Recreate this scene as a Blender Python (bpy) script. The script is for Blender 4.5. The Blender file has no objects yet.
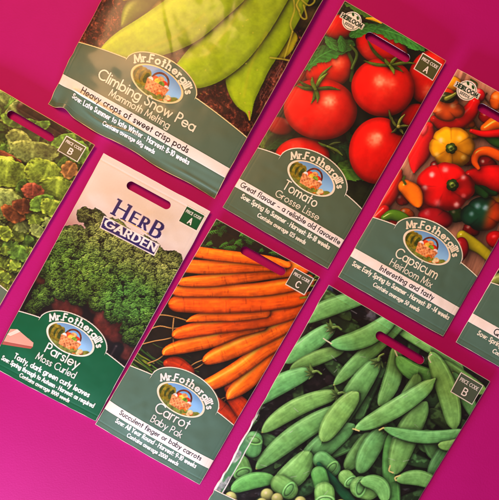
import bpy, math, random
import numpy as np
from mathutils import Vector

# ------------------------------------------------------------------ basics
C = bpy.context.scene.collection
S = 0.00079365                      # metres per plan unit (a packet is 95 mm wide)
def wx(x): return (x - 249.5) * S
def wy(y): return (250.0 - y) * S
def lin(c):
    c = np.clip(np.asarray(c, dtype=np.float64), 0, 1)
    return np.where(c <= .04045, c / 12.92, ((c + .055) / 1.055) ** 2.4)
def K(r, g, b): return np.array([r, g, b], float) / 255.0
def sm(x, a, b):
    t = np.clip((x - a) / ((b - a) if b != a else 1e-6), 0, 1); return t * t * (3 - 2 * t)

# ------------------------------------------------------------------ noise
def _h(ix, iy, s):
    n = (ix.astype(np.int64) * 374761393 + iy.astype(np.int64) * 668265263 + s * 974634777) & 0x7fffffff
    n = ((n ^ (n >> 13)) * 1274126177) & 0x7fffffff
    return ((n ^ (n >> 16)) & 0xffff) / 65535.0
def vn(x, y, s=0):
    ix = np.floor(x); iy = np.floor(y); fx = x - ix; fy = y - iy
    fx = fx * fx * (3 - 2 * fx); fy = fy * fy * (3 - 2 * fy)
    a = _h(ix, iy, s); b = _h(ix + 1, iy, s); c = _h(ix, iy + 1, s); d = _h(ix + 1, iy + 1, s)
    return (a * (1 - fx) + b * fx) * (1 - fy) + (c * (1 - fx) + d * fx) * fy
def fbm(x, y, o=4, s=0):
    r = 0; a = .5; t = 0
    for k in range(o):
        r = r + a * vn(x, y, s + k * 7); t += a; a *= .55; x = x * 2.03 + 5.1; y = y * 2.03 + 1.7
    return r / t
def worley(x, y, s=0):
    ix = np.floor(x); iy = np.floor(y); f1 = np.full(x.shape, 9.); cid = np.zeros(x.shape)
    for i in (-1, 0, 1):
        for j in (-1, 0, 1):
            cx = ix + i; cy = iy + j
            px = cx + .12 + .76 * _h(cx, cy, s); py = cy + .12 + .76 * _h(cx, cy, s + 11)
            d = np.hypot(px - x, py - y); m = d < f1
            f1 = np.where(m, d, f1); cid = np.where(m, _h(cx, cy, s + 23), cid)
    return f1, cid

# ------------------------------------------------------------------ print canvas
LD = np.array([-.38, -.52, .76]); LD /= np.linalg.norm(LD)
class Canvas:
    """The printed face of one packet: u to the right, v up from its lower left corner."""
    def __init__(s, q, res=.34):
        s.q = [np.array(p, float) for p in q]             # TL TR BR BL
        TL, TR, BR, BL = s.q
        s.W = (np.linalg.norm(TR - TL) + np.linalg.norm(BR - BL)) / 2
        s.H = (np.linalg.norm(TL - BL) + np.linalg.norm(TR - BR)) / 2
        s.nu = int(s.W / res) + 1; s.nv = int(s.H / res) + 1
        u = np.linspace(0, s.W, s.nu); v = np.linspace(0, s.H, s.nv)
        s.U, s.V = np.meshgrid(u, v)
        s.X, s.Y = s.plan(s.U, s.V)
        s.c = np.zeros(s.U.shape + (3,)) + .5
        m = np.array([((TR - TL) + (BR - BL)) / 2 / s.W, ((TL - BL) + (TR - BR)) / 2 / s.H]).T
        s.inv = np.linalg.inv(m); s.cen = (TL + TR + BR + BL) / 4
    def plan(s, U, V):
        a = U / s.W; b = V / s.H; TL, TR, BR, BL = s.q
        w = [(1 - a) * b, a * b, a * (1 - b), (1 - a) * (1 - b)]
        return sum(w[i] * s.q[i][0] for i in range(4)), sum(w[i] * s.q[i][1] for i in range(4))
    def uv(s, x, y):
        e = s.inv @ (np.array([x, y]) - s.cen); u, v = e[0] + s.W / 2, e[1] + s.H / 2
        for k in range(3):
            X, Y = s.plan(u, v); e = s.inv @ np.array([x - X, y - Y]); u += e[0]; v += e[1]
        return u, v
    def winuv(s, u0, u1, v0, v1):
        i0 = max(0, int(math.floor(u0 / s.W * (s.nu - 1)))); i1 = min(s.nu, int(math.ceil(u1 / s.W * (s.nu - 1))) + 1)
        j0 = max(0, int(math.floor(v0 / s.H * (s.nv - 1)))); j1 = min(s.nv, int(math.ceil(v1 / s.H * (s.nv - 1))) + 1)
        if i0 >= i1 or j0 >= j1: return None
        return (slice(j0, j1), slice(i0, i1))
    def win(s, x0, y0, x1, y1):
        p = [s.uv(x, y) for x in (x0, x1) for y in (y0, y1)]
        us = [a[0] for a in p]; vs = [a[1] for a in p]
        return s.winuv(min(us) - 2, max(us) + 2, min(vs) - 2, max(vs) + 2)
    def put(s, w, a, col):
        a = np.clip(a, 0, 1)[..., None]; s.c[w] = s.c[w] * (1 - a) + np.clip(col, 0, 1) * a
    def dark(s, w, a):
        s.c[w] *= (1 - np.clip(a, 0, 1))[..., None]
    def sample(s, U, V):
        x = np.clip(U / s.W * (s.nu - 1), 0, s.nu - 1.001); y = np.clip(V / s.H * (s.nv - 1), 0, s.nv - 1.001)
        i = x.astype(int); j = y.astype(int); fx = (x - i)[..., None]; fy = (y - j)[..., None]
        c = s.c
        return (c[j, i] * (1 - fx) + c[j, i + 1] * fx) * (1 - fy) + (c[j + 1, i] * (1 - fx) + c[j + 1, i + 1] * fx) * fy

def catmull(p, n=6):
    p = np.array(p, float); q = np.vstack([2 * p[0] - p[1], p, 2 * p[-1] - p[-2]]); out = []
    for i in range(1, len(q) - 2):
        for k in range(n):
            t = k / n; a, b, c, d = q[i - 1:i + 3]
            out.append(.5 * ((2 * b) + (c - a) * t + (2 * a - 5 * b + 4 * c - d) * t * t + (3 * b - a - 3 * c + d) * t ** 3))
    out.append(p[-1]); return np.array(out)

def tube(cv, pts, base, flat=.8, amb=.5, dif=.62, spec=.25, sp=18, shadow=.55, soft=.7, seam=None, mott=.12, streak=0,
         tip=None, bumps=0, seed=0, n=6, rings=0, sr=3.5, edge=.22):
    p = catmull(pts, n); p[:, 2] = np.maximum(p[:, 2], .2); R = p[:, 2].max() + 6
    w = cv.win(p[:, 0].min() - R, p[:, 1].min() - R, p[:, 0].max() + R, p[:, 1].max() + R)
    if w is None: return
    X = cv.X[w]; Y = cv.Y[w]
    best = np.full(X.shape, 1e9); NX = np.zeros(X.shape); NY = NX.copy(); T = NX.copy(); SG = NX.copy(); RR = NX.copy()
    L = 0; tg = np.gradient(p[:, :2], axis=0); tg /= np.linalg.norm(tg, axis=1)[:, None] + 1e-9; NS = len(p) - 2
    for i in range(len(p) - 1):
        a = p[i]; b = p[i + 1]; d = b[:2] - a[:2]; l2 = d @ d + 1e-9; l = math.sqrt(l2)
        t = np.clip(((X - a[0]) * d[0] + (Y - a[1]) * d[1]) / l2, 0, 1)
        r = a[2] + (b[2] - a[2]) * t
        dx = X - a[0] - d[0] * t; dy = Y - a[1] - d[1] * t; ds = np.hypot(dx, dy); e = ds - r
        m = e < best
        sx = tg[i, 0] + (tg[i + 1, 0] - tg[i, 0]) * t; sy = tg[i, 1] + (tg[i + 1, 1] - tg[i, 1]) * t
        q = np.where(dx * -d[1] + dy * d[0] > 0, 1, -1) * ds / r; cap = ((t <= 0) & (i == 0)) | ((t >= 1) & (i == NS))
        best = np.where(m, e, best); NX = np.where(m, np.where(cap, dx / r, -sy * q), NX); NY = np.where(m, np.where(cap, dy / r, sx * q), NY)
        T = np.where(m, L + t * l, T); RR = np.where(m, r, RR)
        SG = np.where(m, (dx * -d[1] + dy * d[0]) / l / r, SG)
        L += l
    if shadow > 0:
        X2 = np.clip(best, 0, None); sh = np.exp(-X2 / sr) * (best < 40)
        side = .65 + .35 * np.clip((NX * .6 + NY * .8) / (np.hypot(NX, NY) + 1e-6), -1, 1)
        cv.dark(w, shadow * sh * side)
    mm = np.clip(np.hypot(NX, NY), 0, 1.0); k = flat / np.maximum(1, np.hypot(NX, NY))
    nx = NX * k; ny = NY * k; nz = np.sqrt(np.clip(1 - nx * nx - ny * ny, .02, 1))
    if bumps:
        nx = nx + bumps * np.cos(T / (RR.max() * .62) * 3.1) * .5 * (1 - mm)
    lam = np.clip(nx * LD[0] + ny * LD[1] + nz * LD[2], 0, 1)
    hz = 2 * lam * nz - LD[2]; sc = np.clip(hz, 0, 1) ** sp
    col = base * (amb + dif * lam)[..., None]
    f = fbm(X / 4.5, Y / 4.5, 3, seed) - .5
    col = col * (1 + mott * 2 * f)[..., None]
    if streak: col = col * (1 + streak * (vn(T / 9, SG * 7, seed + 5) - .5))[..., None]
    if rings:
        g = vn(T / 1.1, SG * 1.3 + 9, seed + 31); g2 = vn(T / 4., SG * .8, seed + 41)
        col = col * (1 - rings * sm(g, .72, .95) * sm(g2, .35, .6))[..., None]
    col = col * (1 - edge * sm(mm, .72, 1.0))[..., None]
    if seam is not None:
        a = np.exp(-((SG - seam[0]) / seam[1]) ** 2) * seam[3]
        col = col * (1 - a[..., None]) + seam[2] * a[..., None]
    if tip is not None:
        a = sm(T, L - tip[1], L)[..., None]; col = col * (1 - a) + tip[0] * a
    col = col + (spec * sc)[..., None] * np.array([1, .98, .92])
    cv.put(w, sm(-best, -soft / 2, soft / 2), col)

def blob(cv, cx, cy, rx, ry, rot, base, lobes=0, lobe_d=.12, amb=.45, dif=.7, spec=.35, hl=None, hs=.22, shadow=.55, soft=.8,
         mott=.06, seed=0, fn=None, flat=.93, sr=4, lob_ph=0, hc=None, rag=0, edge=.28):
    R = max(rx, ry) + 8; w = cv.win(cx - R, cy - R, cx + R, cy + R)
    if w is None: return
    X = cv.X[w]; Y = cv.Y[w]; c, s = math.cos(rot), math.sin(rot)
    x = ((X - cx) * c + (Y - cy) * s) / rx; y = (-(X - cx) * s + (Y - cy) * c) / ry
    th = np.arctan2(y, x); r = np.hypot(x, y)
    lob = 1.0
    if lobes: lob = 1 - lobe_d * (1 - np.abs(np.cos(lobes * th / 2 + lob_ph))) ** 1.6
    if rag: lob = lob * (1 + rag * 2 * (fbm(np.cos(th) * 2.2 + cx, np.sin(th) * 2.2 + cy, 3, seed) - .55))
    rr = r / lob; d = (rr - 1) * min(rx, ry)
    if shadow:
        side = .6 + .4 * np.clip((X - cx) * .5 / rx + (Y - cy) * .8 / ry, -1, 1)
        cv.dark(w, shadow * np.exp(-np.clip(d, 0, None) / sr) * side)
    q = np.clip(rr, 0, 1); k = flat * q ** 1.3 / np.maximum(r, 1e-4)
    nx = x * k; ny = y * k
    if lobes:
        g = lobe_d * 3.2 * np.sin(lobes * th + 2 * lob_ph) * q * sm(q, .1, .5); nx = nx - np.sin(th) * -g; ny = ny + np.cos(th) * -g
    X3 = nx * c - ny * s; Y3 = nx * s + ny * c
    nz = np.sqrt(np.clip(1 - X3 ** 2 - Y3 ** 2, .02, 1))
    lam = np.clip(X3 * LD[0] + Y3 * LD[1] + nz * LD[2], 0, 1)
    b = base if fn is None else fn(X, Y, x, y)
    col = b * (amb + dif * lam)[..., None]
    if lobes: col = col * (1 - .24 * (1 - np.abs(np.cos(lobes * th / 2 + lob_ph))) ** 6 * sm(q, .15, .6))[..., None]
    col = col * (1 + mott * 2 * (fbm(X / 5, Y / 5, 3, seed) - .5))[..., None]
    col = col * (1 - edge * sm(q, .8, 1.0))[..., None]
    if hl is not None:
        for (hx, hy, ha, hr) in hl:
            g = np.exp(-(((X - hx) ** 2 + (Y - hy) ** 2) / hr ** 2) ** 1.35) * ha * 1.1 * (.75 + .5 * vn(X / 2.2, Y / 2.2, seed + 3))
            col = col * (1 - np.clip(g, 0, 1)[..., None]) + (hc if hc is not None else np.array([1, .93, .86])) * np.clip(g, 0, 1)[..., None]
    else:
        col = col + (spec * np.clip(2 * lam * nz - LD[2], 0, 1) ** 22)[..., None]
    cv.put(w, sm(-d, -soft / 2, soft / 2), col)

def finish(cv, sat=1.18, con=.4, sharp=.7):
    c = cv.c; n = 2; b = c.copy(); k = 1
    for ax in (0, 1):
        acc = b.copy()
        for s_ in (1, 2): acc = acc + np.roll(b, s_, ax) + np.roll(b, -s_, ax)
        b = acc / 5
    c = np.clip(c + sharp * (c - b), 0, 1); c = (1 - con) * c + con * (c * c * (3 - 2 * c))
    g = (c @ np.array([.3, .59, .11]))[..., None]; cv.c = np.clip(g + (c - g) * sat, .006, 1)

def leaf(cv, pts, base, vein=None, serr=.12, shadow=.45, seed=0, curl=.3, sf=1.0, vs=.38):
    """flat leaf along a centre line with serrated edge, midrib and side veins"""
    p = catmull(pts, 6); p[:, 2] = np.maximum(p[:, 2], .15); R = p[:, 2].max() * 1.3 + 5
    w = cv.win(p[:, 0].min() - R, p[:, 1].min() - R, p[:, 0].max() + R, p[:, 1].max() + R)
    if w is None: return
    X = cv.X[w]; Y = cv.Y[w]; best = np.full(X.shape, 1e9); T = np.zeros(X.shape); SG = T.copy(); L = 0
    for i in range(len(p) - 1):
        a = p[i]; b = p[i + 1]; d = b[:2] - a[:2]; l = math.hypot(*d) + 1e-9
        t = np.clip(((X - a[0]) * d[0] + (Y - a[1]) * d[1]) / l ** 2, 0, 1); r = a[2] + (b[2] - a[2]) * t
        dx = X - a[0] - d[0] * t; dy = Y - a[1] - d[1] * t; e = np.hypot(dx, dy) - r; m = e < best
        best = np.where(m, e, best); T = np.where(m, L + t * l, T); SG = np.where(m, (dx * -d[1] + dy * d[0]) / l / r, SG); L += l
    best = best + serr * R * (.55 * np.abs((((T + 1.3 * vn(T / 3, SG, seed)) / (R * .45)) % 1) - .5) * 2 + 1.3 * (vn(T / (R * .24) + 3, np.sign(SG) * 5 + X * 0, seed) - .5) - .3)
    if shadow: cv.dark(w, shadow * np.exp(-np.clip(best, 0, None) / 2.5))
    if vein is None: vein = np.clip(base * 1.5 + .06, 0, 1)
    v = np.exp(-(SG / .07) ** 2) * vs
    ph = (T / (R * .38) - np.abs(SG) * 1.5 + .5 * fbm(X / 6, Y / 6, 2, seed + 2)) % 1
    v = np.maximum(v, np.exp(-((ph - .5) / .1) ** 2) * vs * .35 * (np.abs(SG) < .95))
    col = base * (1 + curl * SG * .6 + .35 * (fbm(X / 4, Y / 4, 3, seed) - .5) + .07 * np.sin(ph * 6.28))[..., None]
    col = col * (1 - v[..., None]) + vein * v[..., None]
    cv.put(w, sm(-best, -.35 * sf, .35 * sf), col)

def stroke(cv, pts, col, hw=.5, a=1, soft=.5, sh=0):
    p = catmull([(x, y, 1) for x, y in pts], 5)[:, :2]; R = hw + 2
    w = cv.win(p[:, 0].min() - R, p[:, 1].min() - R, p[:, 0].max() + R, p[:, 1].max() + R)
    if w is None: return
    X = cv.X[w]; Y = cv.Y[w]; best = np.full(X.shape, 1e9)
    for i in range(len(p) - 1):
        q = p[i]; d = p[i + 1] - q; l2 = d @ d + 1e-9
        t = np.clip(((X - q[0]) * d[0] + (Y - q[1]) * d[1]) / l2, 0, 1)
        best = np.minimum(best, np.hypot(X - q[0] - d[0] * t, Y - q[1] - d[1] * t) - hw)
    if sh: cv.dark(w, sh * np.exp(-np.clip(best, 0, None) / 1.2))
    cv.put(w, sm(-best, -soft / 2, soft / 2) * a, np.broadcast_to(col, X.shape + (3,)))

def polysdf(U, V, P):
    n = len(P); d = np.full(U.shape, 1e9); ins = np.zeros(U.shape, bool)
    for i in range(n):
        a = P[i]; b = P[(i + 1) % n]; ex, ey = b[0] - a[0], b[1] - a[1]; l2 = ex * ex + ey * ey + 1e-9
        t = np.clip(((U - a[0]) * ex + (V - a[1]) * ey) / l2, 0, 1)
        d = np.minimum(d, np.hypot(U - a[0] - ex * t, V - a[1] - ey * t))
        c = ((a[1] > V) != (b[1] > V)) & (U < (b[0] - a[0]) * (V - a[1]) / ((b[1] - a[1]) if b[1] != a[1] else 1e-9) + a[0])
        ins ^= c
    return np.where(ins, -d, d)
def polyfill(cv, P, col, plan=False, border=None, bw=.4, soft=.35):
    if plan: P = [cv.uv(*p) for p in P]
    us = [p[0] for p in P]; vs = [p[1] for p in P]
    w = cv.winuv(min(us) - 2, max(us) + 2, min(vs) - 2, max(vs) + 2)
    if w is None: return
    d = polysdf(cv.U[w], cv.V[w], P)
    cv.put(w, sm(-d, -soft / 2, soft / 2), np.broadcast_to(col, d.shape + (3,)))
    if border is not None: cv.put(w, sm(bw - np.abs(d), -soft / 2, soft / 2), np.broadcast_to(border, d.shape + (3,)))

# ------------------------------------------------------------------ lettering: a round single-line alphabet
def A(cx, cy, rx, ry, a0, a1, n=12):
    return [(cx + rx * math.cos(math.radians(a0 + (a1 - a0) * k / n)), cy + ry * math.sin(math.radians(a0 + (a1 - a0) * k / n))) for k in range(n + 1)]
x_ = .6; r_ = .3
O = A(.3, .3, .3, .3, 0, 360, 18)
G = {
 'a': (.6, [O, [(.6, .6), (.6, 0)]]), 'b': (.6, [[(0, 1.03), (0, 0)], O]), 'c': (.5, [A(.3, .3, .3, .3, 45, 315)]),
 'd': (.6, [O, [(.6, 1.03), (.6, 0)]]), 'e': (.58, [[(0.01, .3), (.59, .3)] + A(.3, .3, .3, .3, 0, 318)]),
 'f': (.32, [[(.12, 0), (.12, .82)] + A(.28, .82, .16, .2, 180, 70, 5), [(0, .6), (.3, .6)]]),
 'g': (.6, [O, [(.6, .6), (.6, -.08)] + A(.3, -.08, .3, .24, 0, -155, 8)]),
 'h': (.5, [[(0, 1.03), (0, 0)], A(.25, .35, .25, .25, 180, 0, 8) + [(.5, 0)]]),
 'i': (0.04, [[(.02, .6), (.02, 0)], [(.02, .86), (.02, .88)]]),
 'k': (.42, [[(0, 1.03), (0, 0)], [(.38, .6), (.02, .26)], [(.13, .36), (.42, 0)]]), 'l': (0.04, [[(.02, 1.03), (.02, 0)]]),
 'm': (.8, [[(0, .6), (0, 0)], A(.2, .38, .2, .22, 180, 0, 8) + [(.4, 0)], A(.6, .38, .2, .22, 180, 0, 8) + [(.8, 0)]]),
 'n': (.48, [[(0, .6), (0, 0)], A(.24, .36, .24, .24, 180, 0, 8) + [(.48, 0)]]), 'o': (.6, [O]),
 'p': (.6, [O, [(0, .6), (0, -.34)]]), 'q': (.6, [O, [(.6, .6), (.6, -.34)]]),
 'r': (.28, [[(0, .6), (0, 0)], A(.22, .36, .22, .24, 180, 75, 6)]),
 's': (.36, [[(.34, .52), (.26, .59), (.14, .6), (.04, .53), (.04, .42), (.12, .34), (.24, .29), (.34, .2), (.34, .09), (.25, .01), (.12, 0), (.02, .08)]]),
 't': (.3, [[(.14, .88), (.14, 0)], [(0, .6), (.3, .6)]]), 'u': (.5, [[(0, .6), (0, .25)] + A(.25, .25, .25, .25, 180, 360, 8), [(.5, .6), (.5, 0)]]),
 'v': (.48, [[(0, .6), (.24, 0), (.48, .6)]]), 'w': (.8, [[(0, .6), (.2, 0), (.4, .6), (.6, 0), (.8, .6)]]),
 'x': (.46, [[(0, .6), (.46, 0)], [(.46, .6), (0, 0)]]), 'y': (.48, [[(0, .6), (.25, 0)], [(.48, .6), (.12, -.34)]]),
 'z': (.4, [[(0, .6), (.4, .6), (0, 0), (.4, 0)]]),
 'A': (.78, [[(0, 0), (.39, 1), (.78, 0)], [(.14, .34), (.64, .34)]]),
 'B': (.52, [[(0, 0), (0, 1), (.26, 1)] + A(.26, .77, .22, .23, 90, -90, 8) + [(0, .54)], [(.26, .54)] + A(.26, .27, .27, .27, 90, -90, 8) + [(0, 0)]]),
 'C': (.8, [A(.5, .5, .5, .5, 48, 312)]), 'D': (.7, [[(0, 0), (0, 1), (.22, 1)] + A(.22, .5, .48, .5, 90, -90, 12) + [(0, 0)]]),
 'E': (.46, [[(.46, 1), (0, 1), (0, 0), (.46, 0)], [(0, .53), (.42, .53)]]), 'F': (.44, [[(.44, 1), (0, 1), (0, 0)], [(0, .53), (.4, .53)]]),
 'G': (.9, [A(.5, .5, .5, .5, 48, 350) + [(.98, .45), (.6, .45)]]), 'H': (.66, [[(0, 0), (0, 1)], [(.66, 0), (.66, 1)], [(0, .53), (.66, .53)]]),
 'I': (0.04, [[(.02, 0), (.02, 1)]]), 'L': (.42, [[(0, 1), (0, 0), (.42, 0)]]), 'M': (.9, [[(0, 0), (.1, 1), (.45, .12), (.8, 1), (.9, 0)]]),
 'N': (.7, [[(0, 0), (0, 1), (.7, 0), (.7, 1)]]), 'O': (.98, [A(.49, .5, .49, .5, 0, 360, 18)]),
 'P': (.5, [[(0, 0), (0, 1), (.24, 1)] + A(.24, .74, .25, .26, 90, -90, 8) + [(0, .48)]]), 'Q': (.98, [A(.49, .5, .49, .5, 0, 360, 18), [(.6, .22), (.95, -.06)]]),
 'R': (.54, [[(0, 0), (0, 1), (.24, 1)] + A(.24, .75, .25, .25, 90, -90, 8) + [(0, .5)], [(.22, .5), (.54, 0)]]),
 'S': (.5, [[(.47, .84), (.4, .95), (.26, 1), (.12, .95), (.05, .82), (.08, .66), (.2, .56), (.34, .48), (.46, .36), (.48, .2), (.4, .06), (.25, 0), (.1, .04), (.02, .18)]]),
 'T': (.56, [[(0, 1), (.56, 1)], [(.28, 1), (.28, 0)]]), 'W': (1.1, [[(0, 1), (.28, 0), (.55, .9), (.82, 0), (1.1, 1)]]),
 'Y': (.62, [[(0, 1), (.31, .5), (.62, 1)], [(.31, .5), (.31, 0)]]),
 '0': (.52, [A(.26, .5, .26, .5, 0, 360, 16)]), '1': (.24, [[(.04, .82), (.2, 1), (.2, 0)]]),
 '2': (.5, [A(.25, .74, .23, .26, 170, -35, 8) + [(.02, 0), (.5, 0)]]), '3': (.48, [A(.22, .77, .2, .23, 160, -90, 8), A(.22, .28, .25, .28, 90, -155, 8)]),
 '4': (.54, [[(.4, 0), (.4, 1), (0, .26), (.54, .26)]]), '5': (.5, [[(.44, 1), (.14, 1), (.08, .58)] + A(.22, .32, .26, .32, 105, -140, 9)]),
 '6': (.52, [A(.26, .3, .26, .3, 0, 360, 14), [(.04, .42), (.34, 1)]]), '8': (.5, [A(.25, .77, .2, .23, 0, 360, 12), A(.25, .27, .25, .27, 0, 360, 14)]),
 '9': (.52, [A(.26, .7, .26, .3, 0, 360, 14), [(.48, .58), (.18, 0)]]),
 '.': (.04, [[(.02, .02), (.02, .04)]]), ':': (.04, [[(.02, .04), (.02, .06)], [(.02, .5), (.02, .52)]]), ',': (.06, [[(.05, .04), (0, -.16)]]),
 '-': (.26, [[(0, .32), (.26, .32)]]), '~': (.46, [[(0, .32), (.46, .32)]]), '*': (.12, [[(.05, .32), (.09, .32)], [(.05, .36), (.09, .36)]]), "'": (.04, [[(.02, 1), (.02, .8)]]), ' ': (.22, []),
}
def serifs(st, w=.1):
    out = []
    for s in st:
        out.append(s)
        if len(s) <= 16:
            for a, b in ((s[0], s[1]), (s[-1], s[-2])):
                if abs(a[0] - b[0]) < .12 and abs(a[1] - b[1]) > .3: out.append([(a[0] - w * (.8 if a[1] < .1 else 1), a[1]), (a[0] + w * (.8 if a[1] < .1 else .15), a[1])])
    return out
def layout(s, gap, serif=False):
    x = 0; r = []
    for ch in s:
        adv, st = G[ch]; r.append((ch, x, serifs(st) if serif else st)); x += adv + gap
    return r, x - gap
def glyph_draw(cv, strokes, hw, col, outline=None, an=1.):
    P = np.array([p for s in strokes for p in s]); m = hw + (outline[1] if outline else 0) + .6
    w = cv.winuv(P[:, 0].min() - m, P[:, 0].max() + m, P[:, 1].min() - m, P[:, 1].max() + m)
    if w is None: return
    U = cv.U[w]; V = cv.V[w]; d = np.full(U.shape, 1e9)
    for s in strokes:
        for a, b in zip(s[:-1], s[1:]):
            ex, ey = b[0] - a[0], b[1] - a[1]; l2 = ex * ex + ey * ey + 1e-9
            t = np.clip(((U - a[0]) * ex + (V - a[1]) * ey) / l2, 0, 1)
            d = np.minimum(d, np.hypot(U - a[0] - ex * t, (V - a[1] - ey * t) * an) if an == 1 else np.maximum(np.abs(U - a[0] - ex * t), np.abs(V - a[1] - ey * t) * an))
    if outline: cv.put(w, sm(hw + outline[1] - d, -.2, .2), np.broadcast_to(outline[0], d.shape + (3,)))
    cv.put(w, sm(hw - d, -.2, .2), np.broadcast_to(col, d.shape + (3,)))
def text(cv, s, u0, u1, vb, cap, hw, col, vb1=None, gap=.2, serif=False, outline=None, an=1.):
    L, tw = layout(s, gap, serif); vb1 = vb if vb1 is None else vb1; k = (u1 - u0) / max(tw, .01); sl = (vb1 - vb) / (u1 - u0)
    for ch, x, st in L:
        if st: glyph_draw(cv, [[(u0 + (x + a) * k, vb + sl * (x + a) * k + b * cap) for a, b in q] for q in st], hw, col, outline, an)
def textmid(cv, s, uc, width, vb, cap, hw, col, **kw): text(cv, s, uc - width / 2, uc + width / 2, vb, cap, hw, col, **kw)
def arctext(cv, s, uc, vc, rx, ry, a0, a1, cap, hw, col, gap=.2, serif=True, lean=.8):
    L, tw = layout(s, gap, serif)
    for ch, x, st in L:
        if not st: continue
        adv = G[ch][0]; t = (x + adv / 2) / tw; an = math.radians(a0 + (a1 - a0) * t)
        px, py = uc + rx * math.cos(an), vc + ry * math.sin(an)
        tx, ty = rx * math.sin(an), -ry * math.cos(an); l = math.hypot(tx, ty); tx /= l; ty /= l
        ty *= lean; l = math.hypot(tx, ty); tx /= l; ty /= l
        kx = cap * 1.02
        glyph_draw(cv, [[(px + (a - adv / 2) * kx * tx - b * cap * ty, py + (a - adv / 2) * kx * ty + b * cap * tx) for a, b in q] for q in st], hw, col)
# ------------------------------------------------------------------ label artwork
CREAM = K(236, 226, 200); WHITE = K(244, 242, 238)
def top_curve(p, W):
    uc, rx, hb, ry, e0, n0 = p['uc'], p['drx'], p['dhb'], p['dry'], p['edge'], p['notch']
    def f(u):
        x = np.abs(np.asarray(u, float) - uc)
        half = np.where(np.asarray(u) < uc, uc, W - uc)
        sh = n0 - (n0 - e0) * np.clip((x - rx) / np.maximum(half - rx, 1), 0, 1) ** 1.25
        dm = hb + ry * np.sqrt(np.clip(1 - (x / rx) ** 2, 0, 1))
        return np.where(x < rx, np.maximum(dm, n0 * 0 + hb), sh)
    return f
def small_label(dv=0., W=121, **kw):
    d = dict(uc=61, drx=37.3, dhb=72.8, dry=22., edge=69.2, notch=73.2, em=(61, 69.4 + dv, 25, 13.8), ban=(24, 33.4), ink=K(101, 118, 99), bord=CREAM)
    d.update(kw); return d
def paint_label(cv, p):
    f = top_curve(p, cv.W); U, V = cv.U, cv.V; w = cv.winuv(0, cv.W, 0, 106); U = U[w]; V = V[w]
    t = f(U); g = np.abs(f(U + .15) - f(U - .15)) / .3; d = (V - t) / np.sqrt(1 + np.minimum(g, 12) ** 2)
    base = p['ink'] * (1 + .035 * (fbm(U / 14, V / 14, 3, 5) - .5))[..., None]
    cv.put(w, sm(-d, -.2, .2), base)
    cv.put(w, sm(.5 - np.abs(d + .1), -.2, .2), np.broadcast_to(p['bord'], base.shape))
    if p.get('ban'):
        b0, b1 = p['ban']; db = np.abs(V - (b0 + b1) / 2) - (b1 - b0) / 2
        cv.put(w, sm(-db, -.2, .2), np.broadcast_to(K(240, 232, 222), base.shape))
    # oval picture of a vegetable plot with a basket of produce
    ex, ey, ea, eb = p['em']; w = cv.winuv(ex - ea - 2, ex + ea + 2, ey - eb - 2, ey + eb + 2); U = cv.U[w]; V = cv.V[w]
    x = (U - ex) / ea; y = (V - ey) / eb; r = np.hypot(x, y); de = (r - 1) * eb * .95
    c = K(120, 158, 196) * (1 + .25 * sm(y, .9, -.3))[..., None]
    n = fbm(U / 2.4, V / 2.4, 3, 9)
    def lay(c, m, col): return c * (1 - m[..., None]) + (np.asarray(col) * (1 + .7 * (n - .5))[..., None]) * m[..., None]
    c = lay(c, sm(-.25 + .12 * np.sin(x * 9) - y, 0, .1), K(120, 128, 70))
    for hx, hr in ((-.82, .34), (-.62, .3), (-.46, .24)):
        c = lay(c, sm(1 - np.hypot((x - hx) / hr * 1.3, (y + .02) / .62), 0, .15), K(132, 122, 44))
        c = lay(c, sm(1 - np.hypot((x - hx - .03) / hr * 2.1, (y + .02) / .4), 0, .2), K(74, 84, 34))
    c = lay(c, sm(1 - np.abs(np.hypot((x - .06) / .36, (y - .15) / .68) - .9) / .12, 0, .3) * (y > .05), K(106, 62, 36))   # basket handle
    for k, (bx, by, br, col) in enumerate([(-.12, .2, .15, K(214, 92, 50)), (.06, .32, .16, K(226, 160, 110)), (.24, .2, .14, K(196, 66, 44)), (-.02, .12, .14, K(228, 190, 90)), (.15, .1, .13, K(120, 150, 60)),
                                           (.36, .06, .1, K(236, 226, 214)), (-.28, .06, .11, K(236, 226, 214))]):
        c = lay(c, sm(1 - np.hypot((x - bx) / br, (y - by) / (br * 1.7)), 0, .25), col)
    m = sm(1 - np.maximum(np.abs(x - .04) / (.46 + .12 * y), np.abs(y + .32) / .38), 0, .08)
    c = lay(c, m, K(222, 156, 112)); c = lay(c, m * (np.sin(x * 40) * np.sin(y * 22) > .2) * .5, K(170, 104, 66))
    for k in range(16):
        a = random.Random(k * 7 + 3); bx = a.uniform(.2, .85); by = -.5 - .25 * a.random() + .25 * (bx - .2); br = a.uniform(.07, .12)
        c = lay(c, sm(1 - np.hypot((x - bx) / br, (y - by) / (br * 1.7)), 0, .3), [K(206, 120, 60), K(184, 84, 50), K(232, 206, 160), K(120, 128, 60)][k % 4])
    c = np.clip(c, 0, 1)
    cv.put(w, sm(-de, -.2, .2), c); cv.put(w, sm(.55 - np.abs(de), -.2, .2), np.broadcast_to(p['bord'], c.shape))
    k = ea / 25
    arctext(cv, "Mr.Fothergill's", ex, ey - 1 * k, 28.6 * k, 16.9 * k, 154, 20, 6.7 * k, .76 * k, WHITE if p.get('cool') else CREAM, lean=.86)
def label_lines(cv, rows):
    for (s, u0, u1, vb, cap, hw, col) in rows: text(cv, s, u0, u1, vb + cap * .05, cap * (.9 if cap > 9 else .94 if cap > 6.9 else .86), hw * (1 if cap > 6.9 else .82), col, gap=.2 if cap > 6.9 else .27)
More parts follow.
